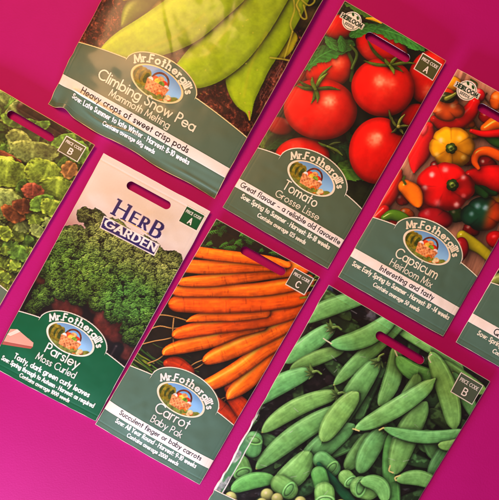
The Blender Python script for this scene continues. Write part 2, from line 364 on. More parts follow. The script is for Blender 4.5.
def badge(cv, u0, v0, u1, v1, letter, ink, tilt=0):
    P = [(u0, v0), (u1, v0), (u1, v1), (u0, v1)]
    polyfill(cv, P, ink, border=K(240, 236, 222), bw=.42)
    w = u1 - u0; h = v1 - v0
    text(cv, 'PRICE CODE', u0 + w * .1, u1 - w * .1, v0 + h * .66, h * .16, .3, WHITE * .93, gap=.28)
    text(cv, letter, u0 + w * .42, u1 - w * .41, v0 + h * .15, h * .34, .62, WHITE)
def seal(cv, pc, R, pa, pb):
    """round white seal with a ribbon across it"""
    uc, vc = cv.uv(*pc); w = cv.winuv(uc - 22, uc + 22, vc - 18, vc + 18); U = cv.U[w] - uc; V = cv.V[w] - vc
    r = np.hypot(U, V); W3 = r[..., None] * 0
    cv.put(w, sm(R - r, -.2, .2), W3 + K(242, 240, 226)); cv.put(w, sm(.28 - np.abs(r - R * .87), -.2, .2) * .8, W3 + K(60, 84, 62))
    d = np.maximum(np.abs(U) - R * 1.36, np.abs(V - .6) - R * .3)
    cv.put(w, sm(-d, -.2, .2), W3 + K(242, 240, 226)); cv.put(w, sm(.16 - np.abs(d + .55), -.2, .2) * .6, W3 + K(60, 84, 62))
    text(cv, 'HEIRLOOM', uc - R * 1.15, uc + R * 1.15, vc + .6 - R * .18, R * .37, .5, K(28, 62, 44), gap=.3, serif=True)
    text(cv, 'SEEDS', uc - R * .5, uc + R * .5, vc - R * .6, R * .24, .28, K(60, 74, 60), gap=.34)
    for a, b in ((-.22, .2), (.34, -.1)):
        m = 1 - np.hypot((U - a * R + (V - .62 * R) * .5) / (R * .17), (V - (.62 + b * .3) * R) / (R * .2)); cv.put(w, sm(m, 0, .3), W3 + K(52, 92, 48))

# ------------------------------------------------------------------ packet geometry
def mesh_from(name, V3, F, cols=None, mat=None, parent=None, smooth=True):
    me = bpy.data.meshes.new(name); V3 = np.ascontiguousarray(V3, np.float32); F = np.ascontiguousarray(F, np.int32); k = F.shape[1]
    me.vertices.add(len(V3)); me.vertices.foreach_set('co', V3.ravel())
    me.loops.add(F.size); me.loops.foreach_set('vertex_index', F.ravel())
    me.polygons.add(len(F)); me.polygons.foreach_set('loop_start', np.arange(0, F.size, k, dtype=np.int32))
    try: me.polygons.foreach_set('loop_total', np.full(len(F), k, np.int32))
    except Exception: pass
    me.update(calc_edges=True); me.validate()
    if smooth: me.polygons.foreach_set('use_smooth', np.ones(len(me.polygons), bool))
    if cols is not None:
        at = me.color_attributes.new('print', 'FLOAT_COLOR', 'POINT')
        rgba = np.ones((len(V3), 4), np.float32); rgba[:, :3] = lin(cols); at.data.foreach_set('color', rgba.ravel())
    if mat: me.materials.append(mat)
    o = bpy.data.objects.new(name, me); C.objects.link(o)
    if parent: o.parent = parent
    return o
def grid_faces(ny, nx):
    i = np.arange(ny * nx).reshape(ny, nx)
    return np.stack([i[:-1, :-1], i[:-1, 1:], i[1:, 1:], i[1:, :-1]], -1).reshape(-1, 4)

ALBEDO = .86
class Packet:
    def __init__(s, cv, label, mat, bulge=3.2, edge=1.8, lift=(1.8, 1.8, 0, 0), extra=None, seed=1, warp=None, crink=.16):
        s.cv, s.mat, s.bulge, s.edge, s.lift, s.extra, s.seed, s.warp, s.crink = cv, mat, bulge, edge, lift, extra, seed, warp, crink
        cx, cy = cv.cen; s.o = Vector((wx(cx), wy(cy), 0))
        e = bpy.data.objects.new('seed_packet', None); C.objects.link(e); e.location = s.o; e.empty_display_size = .02
        e['label'] = label; e['category'] = 'seed packet'; e['group'] = 'seed packets laid out on the pink table'
        s.e = e
    def z(s, U, V):
        W, H = s.cv.W, s.cv.H; a = np.clip(U / W, 0, 1); b = np.clip(V / H, 0, 1)
        ed = np.minimum(np.minimum(U, W - U), 1e9)
        side = np.clip(np.sin(np.pi * a), 0, 1) ** .55
        endb = sm(V, 0, 34); endt = sm(H - V, 6, 46)
        z = s.edge + s.bulge * side * (.4 + .6 * endb) * (.3 + .7 * endt)
        n = fbm(U / 34 + s.seed * 3.1, V / 34, 3, s.seed) - .5
        z = z + 1.5 * n * side * endt * min(1, s.bulge / 3)
        rr = random.Random(s.seed)
        for k in range(7):                                     # soft straight handling creases
            x0, y0, a_ = rr.uniform(0, W), rr.uniform(0, H), rr.uniform(0, 3.14); q = (U - x0) * math.sin(a_) - (V - y0) * math.cos(a_); t_ = (U - x0) * math.cos(a_) + (V - y0) * math.sin(a_)
            z = z - s.crink * np.exp(-(q / 3.5) ** 2) * np.exp(-(t_ / rr.uniform(14, 34)) ** 2) * side
        for e_, c_ in ((U, 4.2), (W - U, 4.2), (V, 5.5), (H - V, 7)): z = z - .08 * np.exp(-((e_ - c_ - .5 * (vn(U / 20, V / 20, s.seed + 33) - .5)) / .8) ** 2)
        l = s.lift; z = z + l[0] * (1 - a) * b + l[1] * a * b + l[2] * a * (1 - b) + l[3] * (1 - a) * (1 - b)
        z = z + .35 * (vn(U / 17 + 3, V / 17, s.seed + 9) - .5) * np.exp(-np.clip(ed, 0, None) / 5)
        if s.extra is not None: z = z + s.extra(U, V, W, H)
        return np.maximum(z, .35) * .001
    def pos(s, U, V, off=0.):
        X, Y = s.cv.plan(U, V)
        k_ = np.exp(-np.minimum(np.minimum(U, s.cv.W - U), np.minimum(V, s.cv.H - V)) / 4) * .8
        X = X + k_ * (fbm(U / 25 + s.seed, V / 25, 3, s.seed + 70) - .5); Y = Y + k_ * (fbm(U / 25 + s.seed, V / 25, 3, s.seed + 71) - .5)
        if s.warp is not None: dx, dy = s.warp(U, V, s.cv.W, s.cv.H); X = X + dx; Y = Y + dy
        return np.stack([wx(X) - s.o.x, wy(Y) - s.o.y, s.z(U, V) + off * .001], -1)
    def build_body(s, slot, d=.56):
        cv = s.cv; nx = int(cv.W / d) + 1; ny = int(cv.H / d) + 1
        U, V = np.meshgrid(np.linspace(0, cv.W, nx), np.linspace(0, cv.H, ny)); F = grid_faces(ny, nx)
        U = U.ravel().copy(); V = V.ravel().copy()
        cu, c_v, hl, hr = slot                                # centre, half straight length, radius
        def sdf(u, v): return np.hypot(np.clip(np.abs(u - cu) - hl, 0, None), v - c_v) - hr
        fu = U[F].mean(1); fv = V[F].mean(1); kill = sdf(fu, fv) < 0
        used_k = np.zeros(len(U), bool); used_k[F[kill].ravel()] = True
        F = F[~kill]; used = np.zeros(len(U), bool); used[F.ravel()] = True; bd = used & used_k
        e = 1e-3
        for _ in range(3):
            q = sdf(U[bd], V[bd]); gx = (sdf(U[bd] + e, V[bd]) - q) / e; gy = (sdf(U[bd], V[bd] + e) - q) / e
            l = np.maximum(gx * gx + gy * gy, .3); U[bd] -= q * gx / l; V[bd] -= q * gy / l
        col = cv.sample(U, V)
        m = np.cumsum(used) - 1; P = s.pos(U, V)[used]
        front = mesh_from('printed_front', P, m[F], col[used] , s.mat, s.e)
        # back sheet, side folds and slot rim as one paper piece
        nU = 90; nV = 150
        loop = np.array([(x, 0) for x in np.linspace(0, cv.W, nU)] + [(cv.W, y) for y in np.linspace(0, cv.H, nV)[1:]] + [(x, cv.H) for x in np.linspace(cv.W, 0, nU)[1:]] + [(0, y) for y in np.linspace(cv.H, 0, nV)[1:-1]])
        n1 = len(loop); mid = np.array([cv.W / 2, cv.H / 2]); ins = loop + 4.5 * np.sign(mid - loop) * (np.abs(mid - loop) > mid - 4.5)
        an = np.arctan2(ins[:, 1] - c_v, ins[:, 0] - cu); lo = np.zeros(n1); hi = np.full(n1, hl + hr + 1)
        for _ in range(30):
            m_ = (lo + hi) / 2; q = sdf(cu + m_ * np.cos(an), c_v + m_ * np.sin(an)) < 0; lo = np.where(q, m_, lo); hi = np.where(q, hi, m_)
        hole = np.stack([cu + hi * np.cos(an), c_v + hi * np.sin(an)], 1)
        L0 = s.pos(loop[:, 0], loop[:, 1], -.02); L1 = L0.copy(); L1[:, 2] = np.maximum(L0[:, 2] - .00022, .00012)
        L2 = s.pos(ins[:, 0], ins[:, 1]); L2[:, 2] = .0001; L3 = s.pos(hole[:, 0], hole[:, 1]); L4 = L3.copy(); L3[:, 2] = np.maximum(L4[:, 2] - .0005, .0001); L4[:, 2] -= .00002
        V3 = np.vstack([L0, L1, L2, L3, L4]); T = []
        for r_ in range(4):
            for k in range(n1): j = (k + 1) % n1; T.append((r_ * n1 + k, r_ * n1 + j, (r_ + 1) * n1 + j, (r_ + 1) * n1 + k))
        mesh_from('paper_back', V3, np.array(T), None, M_PAPER, s.e, smooth=False)
        return front
    def patch(s, name, U, V, off, parent=None):
        ny, nx = U.shape; F = grid_faces(ny, nx); o = mesh_from(name, s.pos(U.ravel(), V.ravel(), off), F, s.cv.sample(U.ravel(), V.ravel()), s.mat, parent or s.e)
        return o
    def rect(s, name, u0, v0, u1, v1, off=.1, d=.34, parent=None):
        U, V = np.meshgrid(np.linspace(u0, u1, max(2, int((u1 - u0) / d))), np.linspace(v0, v1, max(2, int((v1 - v0) / d))))
        return s.patch(name, U, V, off, parent)
    def under(s, name, f, v0, off=.08, d=.34, parent=None):
        n = int(s.cv.W / d); u = np.linspace(.02, s.cv.W - .02, n); t = f(u); m = int((t.max() - v0) / d)
        k = np.linspace(0, 1, m)[:, None]; U = np.repeat(u[None], m, 0); V = v0 + k * (t[None] + .25 - v0)
        return s.patch(name, U, V, off, parent)
    def polar(s, name, uc, vc, rf, off=.12, nr=40, na=220, parent=None):
        a = np.linspace(0, 2 * np.pi, na); k = np.linspace(0.001, 1, nr)[:, None]; r = rf(a)[None]
        return s.patch(name, uc + k * r * np.cos(a)[None], vc + k * r * np.sin(a)[None], off, parent)
    def label_parts(s, p, d=.34):
        lp = s.under('label_panel', top_curve(p, s.cv.W), .02, .08, d); lp['label'] = p.get('desc', 'sage green label panel with an arched top')
        if p.get('ban'):
            b0, b1 = p['ban']; b = s.rect('slogan_strip', .05, b0, s.cv.W - .05, b1, .11, d, lp)
        ex, ey, ea, eb = p['em']
        s.polar('oval_picture', ex, ey, lambda a: (ea + .4) * (eb + .4) / np.sqrt(((eb + .4) * np.cos(a)) ** 2 + ((ea + .4) * np.sin(a)) ** 2), .11, 42, 200, lp)

# ------------------------------------------------------------------ materials
def mat(name): m = bpy.data.materials.new(name); m.use_nodes = True; return m, m.node_tree.nodes, m.node_tree.links, m.node_tree.nodes['Principled BSDF']
def print_mat(name, rough=.38, coat=.15, bump=.12, scale=900, coatr=.25):
    m, n, l, b = mat(name); at = n.new('ShaderNodeAttribute'); at.attribute_name = 'print'
    tc = n.new('ShaderNodeTexCoord'); nz = n.new('ShaderNodeTexNoise'); nz.inputs['Scale'].default_value = scale; nz.inputs['Detail'].default_value = 4
    l.new(tc.outputs['Object'], nz.inputs['Vector'])
    mx = n.new('ShaderNodeMix'); mx.data_type = 'RGBA'; mx.blend_type = 'MULTIPLY'; mx.inputs[0].default_value = 1
    mr = n.new('ShaderNodeMapRange'); mr.inputs['To Min'].default_value = ALBEDO * .95; mr.inputs['To Max'].default_value = ALBEDO * 1.05
    l.new(nz.outputs['Fac'], mr.inputs['Value']); l.new(at.outputs['Color'], mx.inputs[6]); l.new(mr.outputs['Result'], mx.inputs[7])
    l.new(mx.outputs[2], b.inputs['Base Color'])
    n2 = n.new('ShaderNodeTexNoise'); n2.inputs['Scale'].default_value = 55; n2.inputs['Detail'].default_value = 5; l.new(tc.outputs['Object'], n2.inputs['Vector'])
    r2 = n.new('ShaderNodeMapRange'); r2.inputs['To Min'].default_value = rough - .08; r2.inputs['To Max'].default_value = rough + .1; l.new(n2.outputs['Fac'], r2.inputs['Value']); l.new(r2.outputs['Result'], b.inputs['Roughness'])
    bp = n.new('ShaderNodeBump'); bp.inputs['Strength'].default_value = bump; bp.inputs['Distance'].default_value = .0004; l.new(n2.outputs['Fac'], bp.inputs['Height']); l.new(bp.outputs['Normal'], b.inputs['Normal'])
    b.inputs['Specular IOR Level'].default_value = .22
    b.inputs['Coat Weight'].default_value = coat; b.inputs['Coat Roughness'].default_value = coatr
    return m
M_PRINT = print_mat('printed_satin_paper', .5, .05)
M_FOIL = print_mat('printed_glossy_foil', .38, .28, .3, 900, .12)
M_PAPER, n_, l_, b_ = mat('white_paper'); b_.inputs['Base Color'].default_value = (.72, .69, .64, 1); b_.inputs['Roughness'].default_value = .6
_nz = n_.new('ShaderNodeTexNoise'); _nz.inputs['Scale'].default_value = 400; _b = n_.new('ShaderNodeBump'); _b.inputs['Strength'].default_value = .1; _b.inputs['Distance'].default_value = .0003
l_.new(_nz.outputs['Fac'], _b.inputs['Height']); l_.new(_b.outputs['Normal'], b_.inputs['Normal'])

def table():
    m, n, l, b = mat('magenta_card'); tc = n.new('ShaderNodeTexCoord')
    nz = n.new('ShaderNodeTexNoise'); nz.inputs['Scale'].default_value = 14; nz.inputs['Roughness'].default_value = .78; nz.inputs['Detail'].default_value = 13; l.new(tc.outputs['Object'], nz.inputs['Vector'])
    mx = n.new('ShaderNodeMix'); mx.data_type = 'RGBA'; mx.inputs[6].default_value = (.34, .003, .135, 1); mx.inputs[7].default_value = (.43, .0045, .185, 1)
    l.new(nz.outputs['Fac'], mx.inputs[0]); l.new(mx.outputs[2], b.inputs['Base Color']); b.inputs['Roughness'].default_value = .62
    b.inputs['Specular IOR Level'].default_value = .12
    n2 = n.new('ShaderNodeTexNoise'); n2.inputs['Scale'].default_value = 700; n2.inputs['Detail'].default_value = 5; l.new(tc.outputs['Object'], n2.inputs['Vector'])
    bp = n.new('ShaderNodeBump'); bp.inputs['Strength'].default_value = .17; bp.inputs['Distance'].default_value = .0004; l.new(n2.outputs['Fac'], bp.inputs['Height']); l.new(bp.outputs['Normal'], b.inputs['Normal'])
    R = .9; o = mesh_from('table_surface', np.array([(-R, -R, 0), (R, -R, 0), (R, R, 0), (-R, R, 0)]), np.array([(0, 1, 2, 3)]), None, m, None, False); o['kind'] = 'structure'
table()
# ------------------------------------------------------------------ the eight packets (corners in plan units)
def trim(cv, col=K(232, 222, 206), w=.38, a=.8):
    d = np.minimum(np.minimum(cv.U, cv.W - cv.U), np.minimum(cv.V, cv.H - cv.V)); n = vn(cv.X / 7, cv.Y / 7, 77)
    cv.put((slice(None), slice(None)), sm(w * (.4 + 1.0 * n) - d, -.2, .2) * a, np.broadcast_to(col, cv.c.shape))
ALL = (slice(None), slice(None))
SAGE = K(92, 118, 106)
def rnd(s): return random.Random(s)

# ---- carrot
def art_carrot():
    cv = Canvas([(216.4, 218.5), (319.9, 276.9), (199.5, 485.6), (94.6, 425.2)])
    f = fbm(cv.X / 9, cv.Y / 9, 4, 3); cv.c[:] = K(34, 28, 20) * (.6 + .9 * f)[..., None]
    r = rnd(4)
    for k in range(210):                                   # feathery green tops
        x = r.uniform(196, 330); y = r.uniform(215, 285); a = r.uniform(-.6, 1.2); L = r.uniform(4, 11)
        g = K(56, 92, 42) * r.uniform(.55, 1.5); pts = [(x, y), (x + L * .5 * math.cos(a), y + L * .5 * math.sin(a) - 1), (x + L * math.cos(a), y + L * math.sin(a))]
        stroke(cv, pts, g, r.uniform(.25, .7), .9, .6)
        for j in range(4):
            t = .2 + .2 * j; px = x + L * t * math.cos(a); py = y + L * t * math.sin(a)
            for sgn in (-1, 1): stroke(cv, [(px, py), (px + 2.2 * math.cos(a + sgn * .9), py + 2.2 * math.sin(a + sgn * .9))], g * 1.15, .3, .8, .5)
    for k in range(26):                                    # leaf stalks lower left
        x = r.uniform(118, 150); y = r.uniform(345, 375); a = r.uniform(.5, .95); L = r.uniform(14, 40)
        stroke(cv, [(x - L * .5, y - L * .5 * a), (x, y + 2), (x + L * .6, y + L * .6 * a)], [K(150, 170, 66), K(96, 138, 60), K(190, 196, 120), K(70, 110, 48)][k % 4] * r.uniform(.7, 1.05), r.uniform(.4, 1.2), .95, .6, .4)
    for k in range(20):
        x = r.uniform(140, 185); y = r.uniform(335, 375); a = r.uniform(.3, 1); L = r.uniform(8, 22)
        stroke(cv, [(x, y), (x + L * .5, y + L * .5 * a + 1), (x + L, y + L * a)], K(84, 110, 52) * r.uniform(.5, 1.1), r.uniform(.3, .7), .8, .6)
    tan = K(206, 164, 110)
    for p in ([(190, 321), (176, 317), (162, 315), (148, 318)], [(190, 325), (174, 328), (160, 326), (148, 330)], [(177, 336), (165, 339), (154, 341), (140, 345)], [(166, 353), (158, 359), (148, 363)],
              [(174, 318), (173, 330), (174, 345)], [(206, 361), (197, 367), (184, 371)], [(206, 358), (196, 362), (190, 366)], [(226, 399), (220, 405), (212, 412)], [(229, 396), (222, 398), (215, 404)]):
        stroke(cv, p, tan * .9, .5, .95, .5, .4)
    O1 = K(240, 124, 40); O2 = K(234, 110, 32); D = K(160, 62, 24)
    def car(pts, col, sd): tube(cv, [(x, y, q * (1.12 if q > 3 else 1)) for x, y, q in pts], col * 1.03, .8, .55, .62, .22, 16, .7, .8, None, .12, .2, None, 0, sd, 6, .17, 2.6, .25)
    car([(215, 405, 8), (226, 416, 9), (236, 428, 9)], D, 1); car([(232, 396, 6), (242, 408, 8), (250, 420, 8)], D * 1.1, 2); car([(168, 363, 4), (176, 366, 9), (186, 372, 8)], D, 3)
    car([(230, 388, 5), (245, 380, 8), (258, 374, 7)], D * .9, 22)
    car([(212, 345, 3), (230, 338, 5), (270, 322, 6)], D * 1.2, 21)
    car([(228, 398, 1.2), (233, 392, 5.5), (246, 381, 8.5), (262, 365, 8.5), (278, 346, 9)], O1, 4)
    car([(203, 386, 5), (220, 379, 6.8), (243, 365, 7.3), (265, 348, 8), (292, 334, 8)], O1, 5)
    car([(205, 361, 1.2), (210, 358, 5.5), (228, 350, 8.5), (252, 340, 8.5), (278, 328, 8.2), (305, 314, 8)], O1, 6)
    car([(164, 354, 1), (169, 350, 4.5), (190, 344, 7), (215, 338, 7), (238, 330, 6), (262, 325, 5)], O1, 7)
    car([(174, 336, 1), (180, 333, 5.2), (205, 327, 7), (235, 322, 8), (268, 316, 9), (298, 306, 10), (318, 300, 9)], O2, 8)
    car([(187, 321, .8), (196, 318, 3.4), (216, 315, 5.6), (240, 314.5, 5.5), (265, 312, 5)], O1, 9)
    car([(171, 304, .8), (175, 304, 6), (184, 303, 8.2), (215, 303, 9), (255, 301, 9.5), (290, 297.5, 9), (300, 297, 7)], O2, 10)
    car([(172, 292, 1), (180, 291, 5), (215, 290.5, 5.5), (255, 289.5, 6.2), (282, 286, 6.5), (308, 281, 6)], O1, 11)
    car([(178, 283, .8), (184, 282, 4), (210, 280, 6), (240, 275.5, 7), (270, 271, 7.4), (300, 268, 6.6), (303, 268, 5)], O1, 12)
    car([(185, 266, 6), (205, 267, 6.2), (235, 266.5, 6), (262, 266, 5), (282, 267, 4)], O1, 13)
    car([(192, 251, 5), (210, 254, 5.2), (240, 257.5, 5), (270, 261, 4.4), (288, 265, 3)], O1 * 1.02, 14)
    for k in range(16):
        x = r.uniform(300, 320); y = r.uniform(266, 305); a = r.uniform(-.8, .5); L = r.uniform(5, 12)
        stroke(cv, [(x, y), (x + L, y + L * a)], [K(150, 160, 60), K(196, 182, 90), K(90, 120, 50)][k % 3] * r.uniform(.7, 1.1), r.uniform(.4, 1), .95, .6, .3)
    p = small_label(-3.4, ban=(18.6, 28.4), cool=1, ink=SAGE, desc='sage green label panel reading Carrot, Baby Pak'); p['dry'] = 22
    paint_label(cv, p); Wt = WHITE; Ik = K(52, 54, 60)
    label_lines(cv, [('Carrot', 43.6, 81, 42.6, 11, .62, Wt), ('Baby Pak', 45.5, 79.5, 32, 7.4, .42, Wt), ('Succulent finger or baby carrots', 15.5, 108, 21.9, 5.4, .5, Ik),
                     ('Sow: All Year Round * Harvest: 9-10 weeks', 16, 107.5, 12.6, 5.2, .58, Wt), ('Contains average 2000 seeds', 33, 91, 5.8, 4.6, .5, Wt)])
    badge(cv, 93.5, 217.3, 115.2, 235.8, 'C', K(84, 92, 78)); trim(cv)
    return cv, p, (62.2, 226.4, 21, 4.3), (93.5, 217.3, 115.2, 235.8)

# ---- tomato
def art_tomato():
    cv = Canvas([(344.6, 1.2), (446, 61), (328, 269.1), (222.4, 207)])
    f = fbm(cv.X / 10, cv.Y / 10, 4, 13); cv.c[:] = K(34, 40, 24) * (.5 + 1.1 * f)[..., None]
    r = rnd(9); Gd = K(46, 84, 44); Gl = K(86, 124, 56); TR_ = K(216, 34, 20); TD = K(150, 18, 18)
    for k in range(40):
        x = r.uniform(225, 440); y = r.uniform(10, 185); a = r.uniform(0, 6.28); L = r.uniform(10, 22)
        leaf(cv, [(x, y, .5), (x + L * .5 * math.cos(a), y + L * .5 * math.sin(a), L * .24), (x + L * math.cos(a), y + L * math.sin(a), .4)], Gd * r.uniform(.4, 1.0), seed=k)
    for p, c in (([(345, 4, 1), (362, 12, 4), (385, 24, 5), (400, 32, 1)], Gl * .85), ([(262, 150, .5), (266, 141, 7), (272, 132, 5), (278, 130, .5)], K(112, 138, 66)), ([(262, 152, .5), (275, 142, 6), (290, 132, 5), (297, 128, .5)], Gd * .9),
                 ([(322, 140, 1), (335, 150, 9), (345, 164, 6), (350, 172, 1)], Gd), ([(330, 172, 1), (345, 170, 8), (358, 172, 9), (372, 178, 2)], Gl), ([(338, 145, 1), (352, 150, 7), (350, 165, 1)], Gd * .8), ([(360, 150, .5), (350, 140, 4), (345, 130, .5)], Gd * .7)):
        leaf(cv, p, c, seed=5)
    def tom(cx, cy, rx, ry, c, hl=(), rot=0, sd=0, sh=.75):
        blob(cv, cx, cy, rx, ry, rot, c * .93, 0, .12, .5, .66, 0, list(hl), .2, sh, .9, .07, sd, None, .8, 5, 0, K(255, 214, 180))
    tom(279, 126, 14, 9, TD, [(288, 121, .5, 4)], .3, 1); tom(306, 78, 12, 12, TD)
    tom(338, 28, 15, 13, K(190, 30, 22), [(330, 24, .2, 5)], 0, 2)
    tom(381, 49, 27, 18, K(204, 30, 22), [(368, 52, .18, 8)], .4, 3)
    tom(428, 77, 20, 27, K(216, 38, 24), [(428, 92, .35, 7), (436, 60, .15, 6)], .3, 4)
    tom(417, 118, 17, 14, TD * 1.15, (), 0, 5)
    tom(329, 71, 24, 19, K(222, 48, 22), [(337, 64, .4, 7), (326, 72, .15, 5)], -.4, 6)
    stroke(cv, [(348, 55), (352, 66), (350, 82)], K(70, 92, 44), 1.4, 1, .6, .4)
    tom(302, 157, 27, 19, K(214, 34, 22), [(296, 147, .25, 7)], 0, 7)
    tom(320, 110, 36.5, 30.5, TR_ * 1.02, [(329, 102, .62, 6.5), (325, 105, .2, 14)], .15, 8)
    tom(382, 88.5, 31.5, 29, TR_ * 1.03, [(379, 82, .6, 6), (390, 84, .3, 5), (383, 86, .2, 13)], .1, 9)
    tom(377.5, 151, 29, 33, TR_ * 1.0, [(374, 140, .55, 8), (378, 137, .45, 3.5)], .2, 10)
    # dimple and stalk of the lower tomato
    blob(cv, 397, 127, 9, 6.5, .9, K(54, 40, 24), soft=2.5, shadow=.35, spec=0)
    def calyx(c, ends, w=1.5, col=K(92, 112, 48)):
        for k, e in enumerate(ends):
            m = ((c[0] * .45 + e[0] * .55) + (e[1] - c[1]) * .1, (c[1] * .45 + e[1] * .55) - (e[0] - c[0]) * .06)
            tube(cv, [(c[0], c[1], w * .8), (m[0], m[1], w), (e[0], e[1], .3)], col * (.72 + .14 * (k % 4)), .7, .55, .6, .12, 10, .45, .6, None, .25, 0, None, 0, k, 5, 0, 1.6)
    calyx((315, 90), [(299, 81), (297, 86), (331, 67), (327, 74), (339, 91), (311, 104), (317, 103), (312, 78)], 1.9)
    calyx((389, 67), [(366, 39), (363, 62), (400, 56), (397, 58), (402, 73), (414, 64), (384, 60), (393, 75)], 1.7)
    calyx((397, 128), [(388, 111), (391, 118), (403, 134), (404, 115), (391, 133), (408, 126)], 1.3, K(112, 120, 60))
    blob(cv, 398, 127, 2, 2, 0, K(150, 146, 80), shadow=.4)
    calyx((327, 147), [(340, 143), (334, 154), (318, 143), (342, 156)], 1.3, K(80, 96, 48))
    leaf(cv, [(306, 70, 1), (318, 58, 7), (334, 50, 9), (346, 48, 6), (350, 48, 2)], K(62, 116, 58), None, .16, .6, 3, .25, 1, .5)
    leaf(cv, [(325, 37, .4), (331, 44, 4.5), (340, 50, 3)], K(66, 118, 60), None, .1, .3, 4); leaf(cv, [(340, 37, .4), (341, 43, 3.5), (342, 50, 3)], K(58, 108, 54), None, .1, .3, 4)
    leaf(cv, [(362, 29, 3), (380, 30, 6), (400, 36, 8), (416, 46, 5), (424, 52, .5)], K(66, 122, 62), None, .12, .5, 8, .25, 1, .5)
    leaf(cv, [(352, 36, 4), (362, 30, 6), (374, 28, 3)], K(60, 112, 58), None, .1, .2, 9)
    tube(cv, [(366, 19, .8), (374, 20, 1.8), (381, 24, .6)], K(224, 176, 50), .6, shadow=.3)
    tube(cv, [(350, 47, 1.2), (356, 56, 1.4), (351, 70, 1.2)], K(78, 100, 48), .7, shadow=.5)
    p = small_label(0, W=123, em=(61.2, 69.2, 25, 13.8), ink=K(92, 108, 90), desc='sage green label panel reading Tomato, Grosse Lisse')
    paint_label(cv, p); Ik = K(48, 46, 40); Wt = CREAM
    label_lines(cv, [('Tomato', 41.5, 78.5, 45.8, 10.6, .6, Wt), ('Grosse Lisse', 38.5, 87, 35.9, 7.2, .42, Wt * .96), ('Great flavour ~ a reliable old favourite', 4.6, 117.5, 26.4, 6, .5, Ik),
                     ('Sow: Spring to Summer * Harvest: 16-18 weeks', 11, 111, 17, 5.4, .55, Wt), ('Contains average 125 seeds', 34, 88, 9.3, 4.6, .48, Wt)])
    uv = [cv.uv(*q) for q in ((421, 55), (441.5, 63), (434, 79.5), (413, 71.5))]
    b = (96, 216, 117.5, 235); b = (uv[0][0] * .5 + uv[3][0] * .5, (uv[2][1] + uv[3][1]) / 2, (uv[1][0] + uv[2][0]) / 2, (uv[0][1] + uv[1][1]) / 2)
    badge(cv, *b, 'A', K(88, 92, 62)); seal(cv, (351.5, 22), 9.8, None, None); trim(cv, K(206, 190, 160))
    s = cv.uv(387, 48)
    return cv, p, (s[0], s[1], 21, 4.6), b

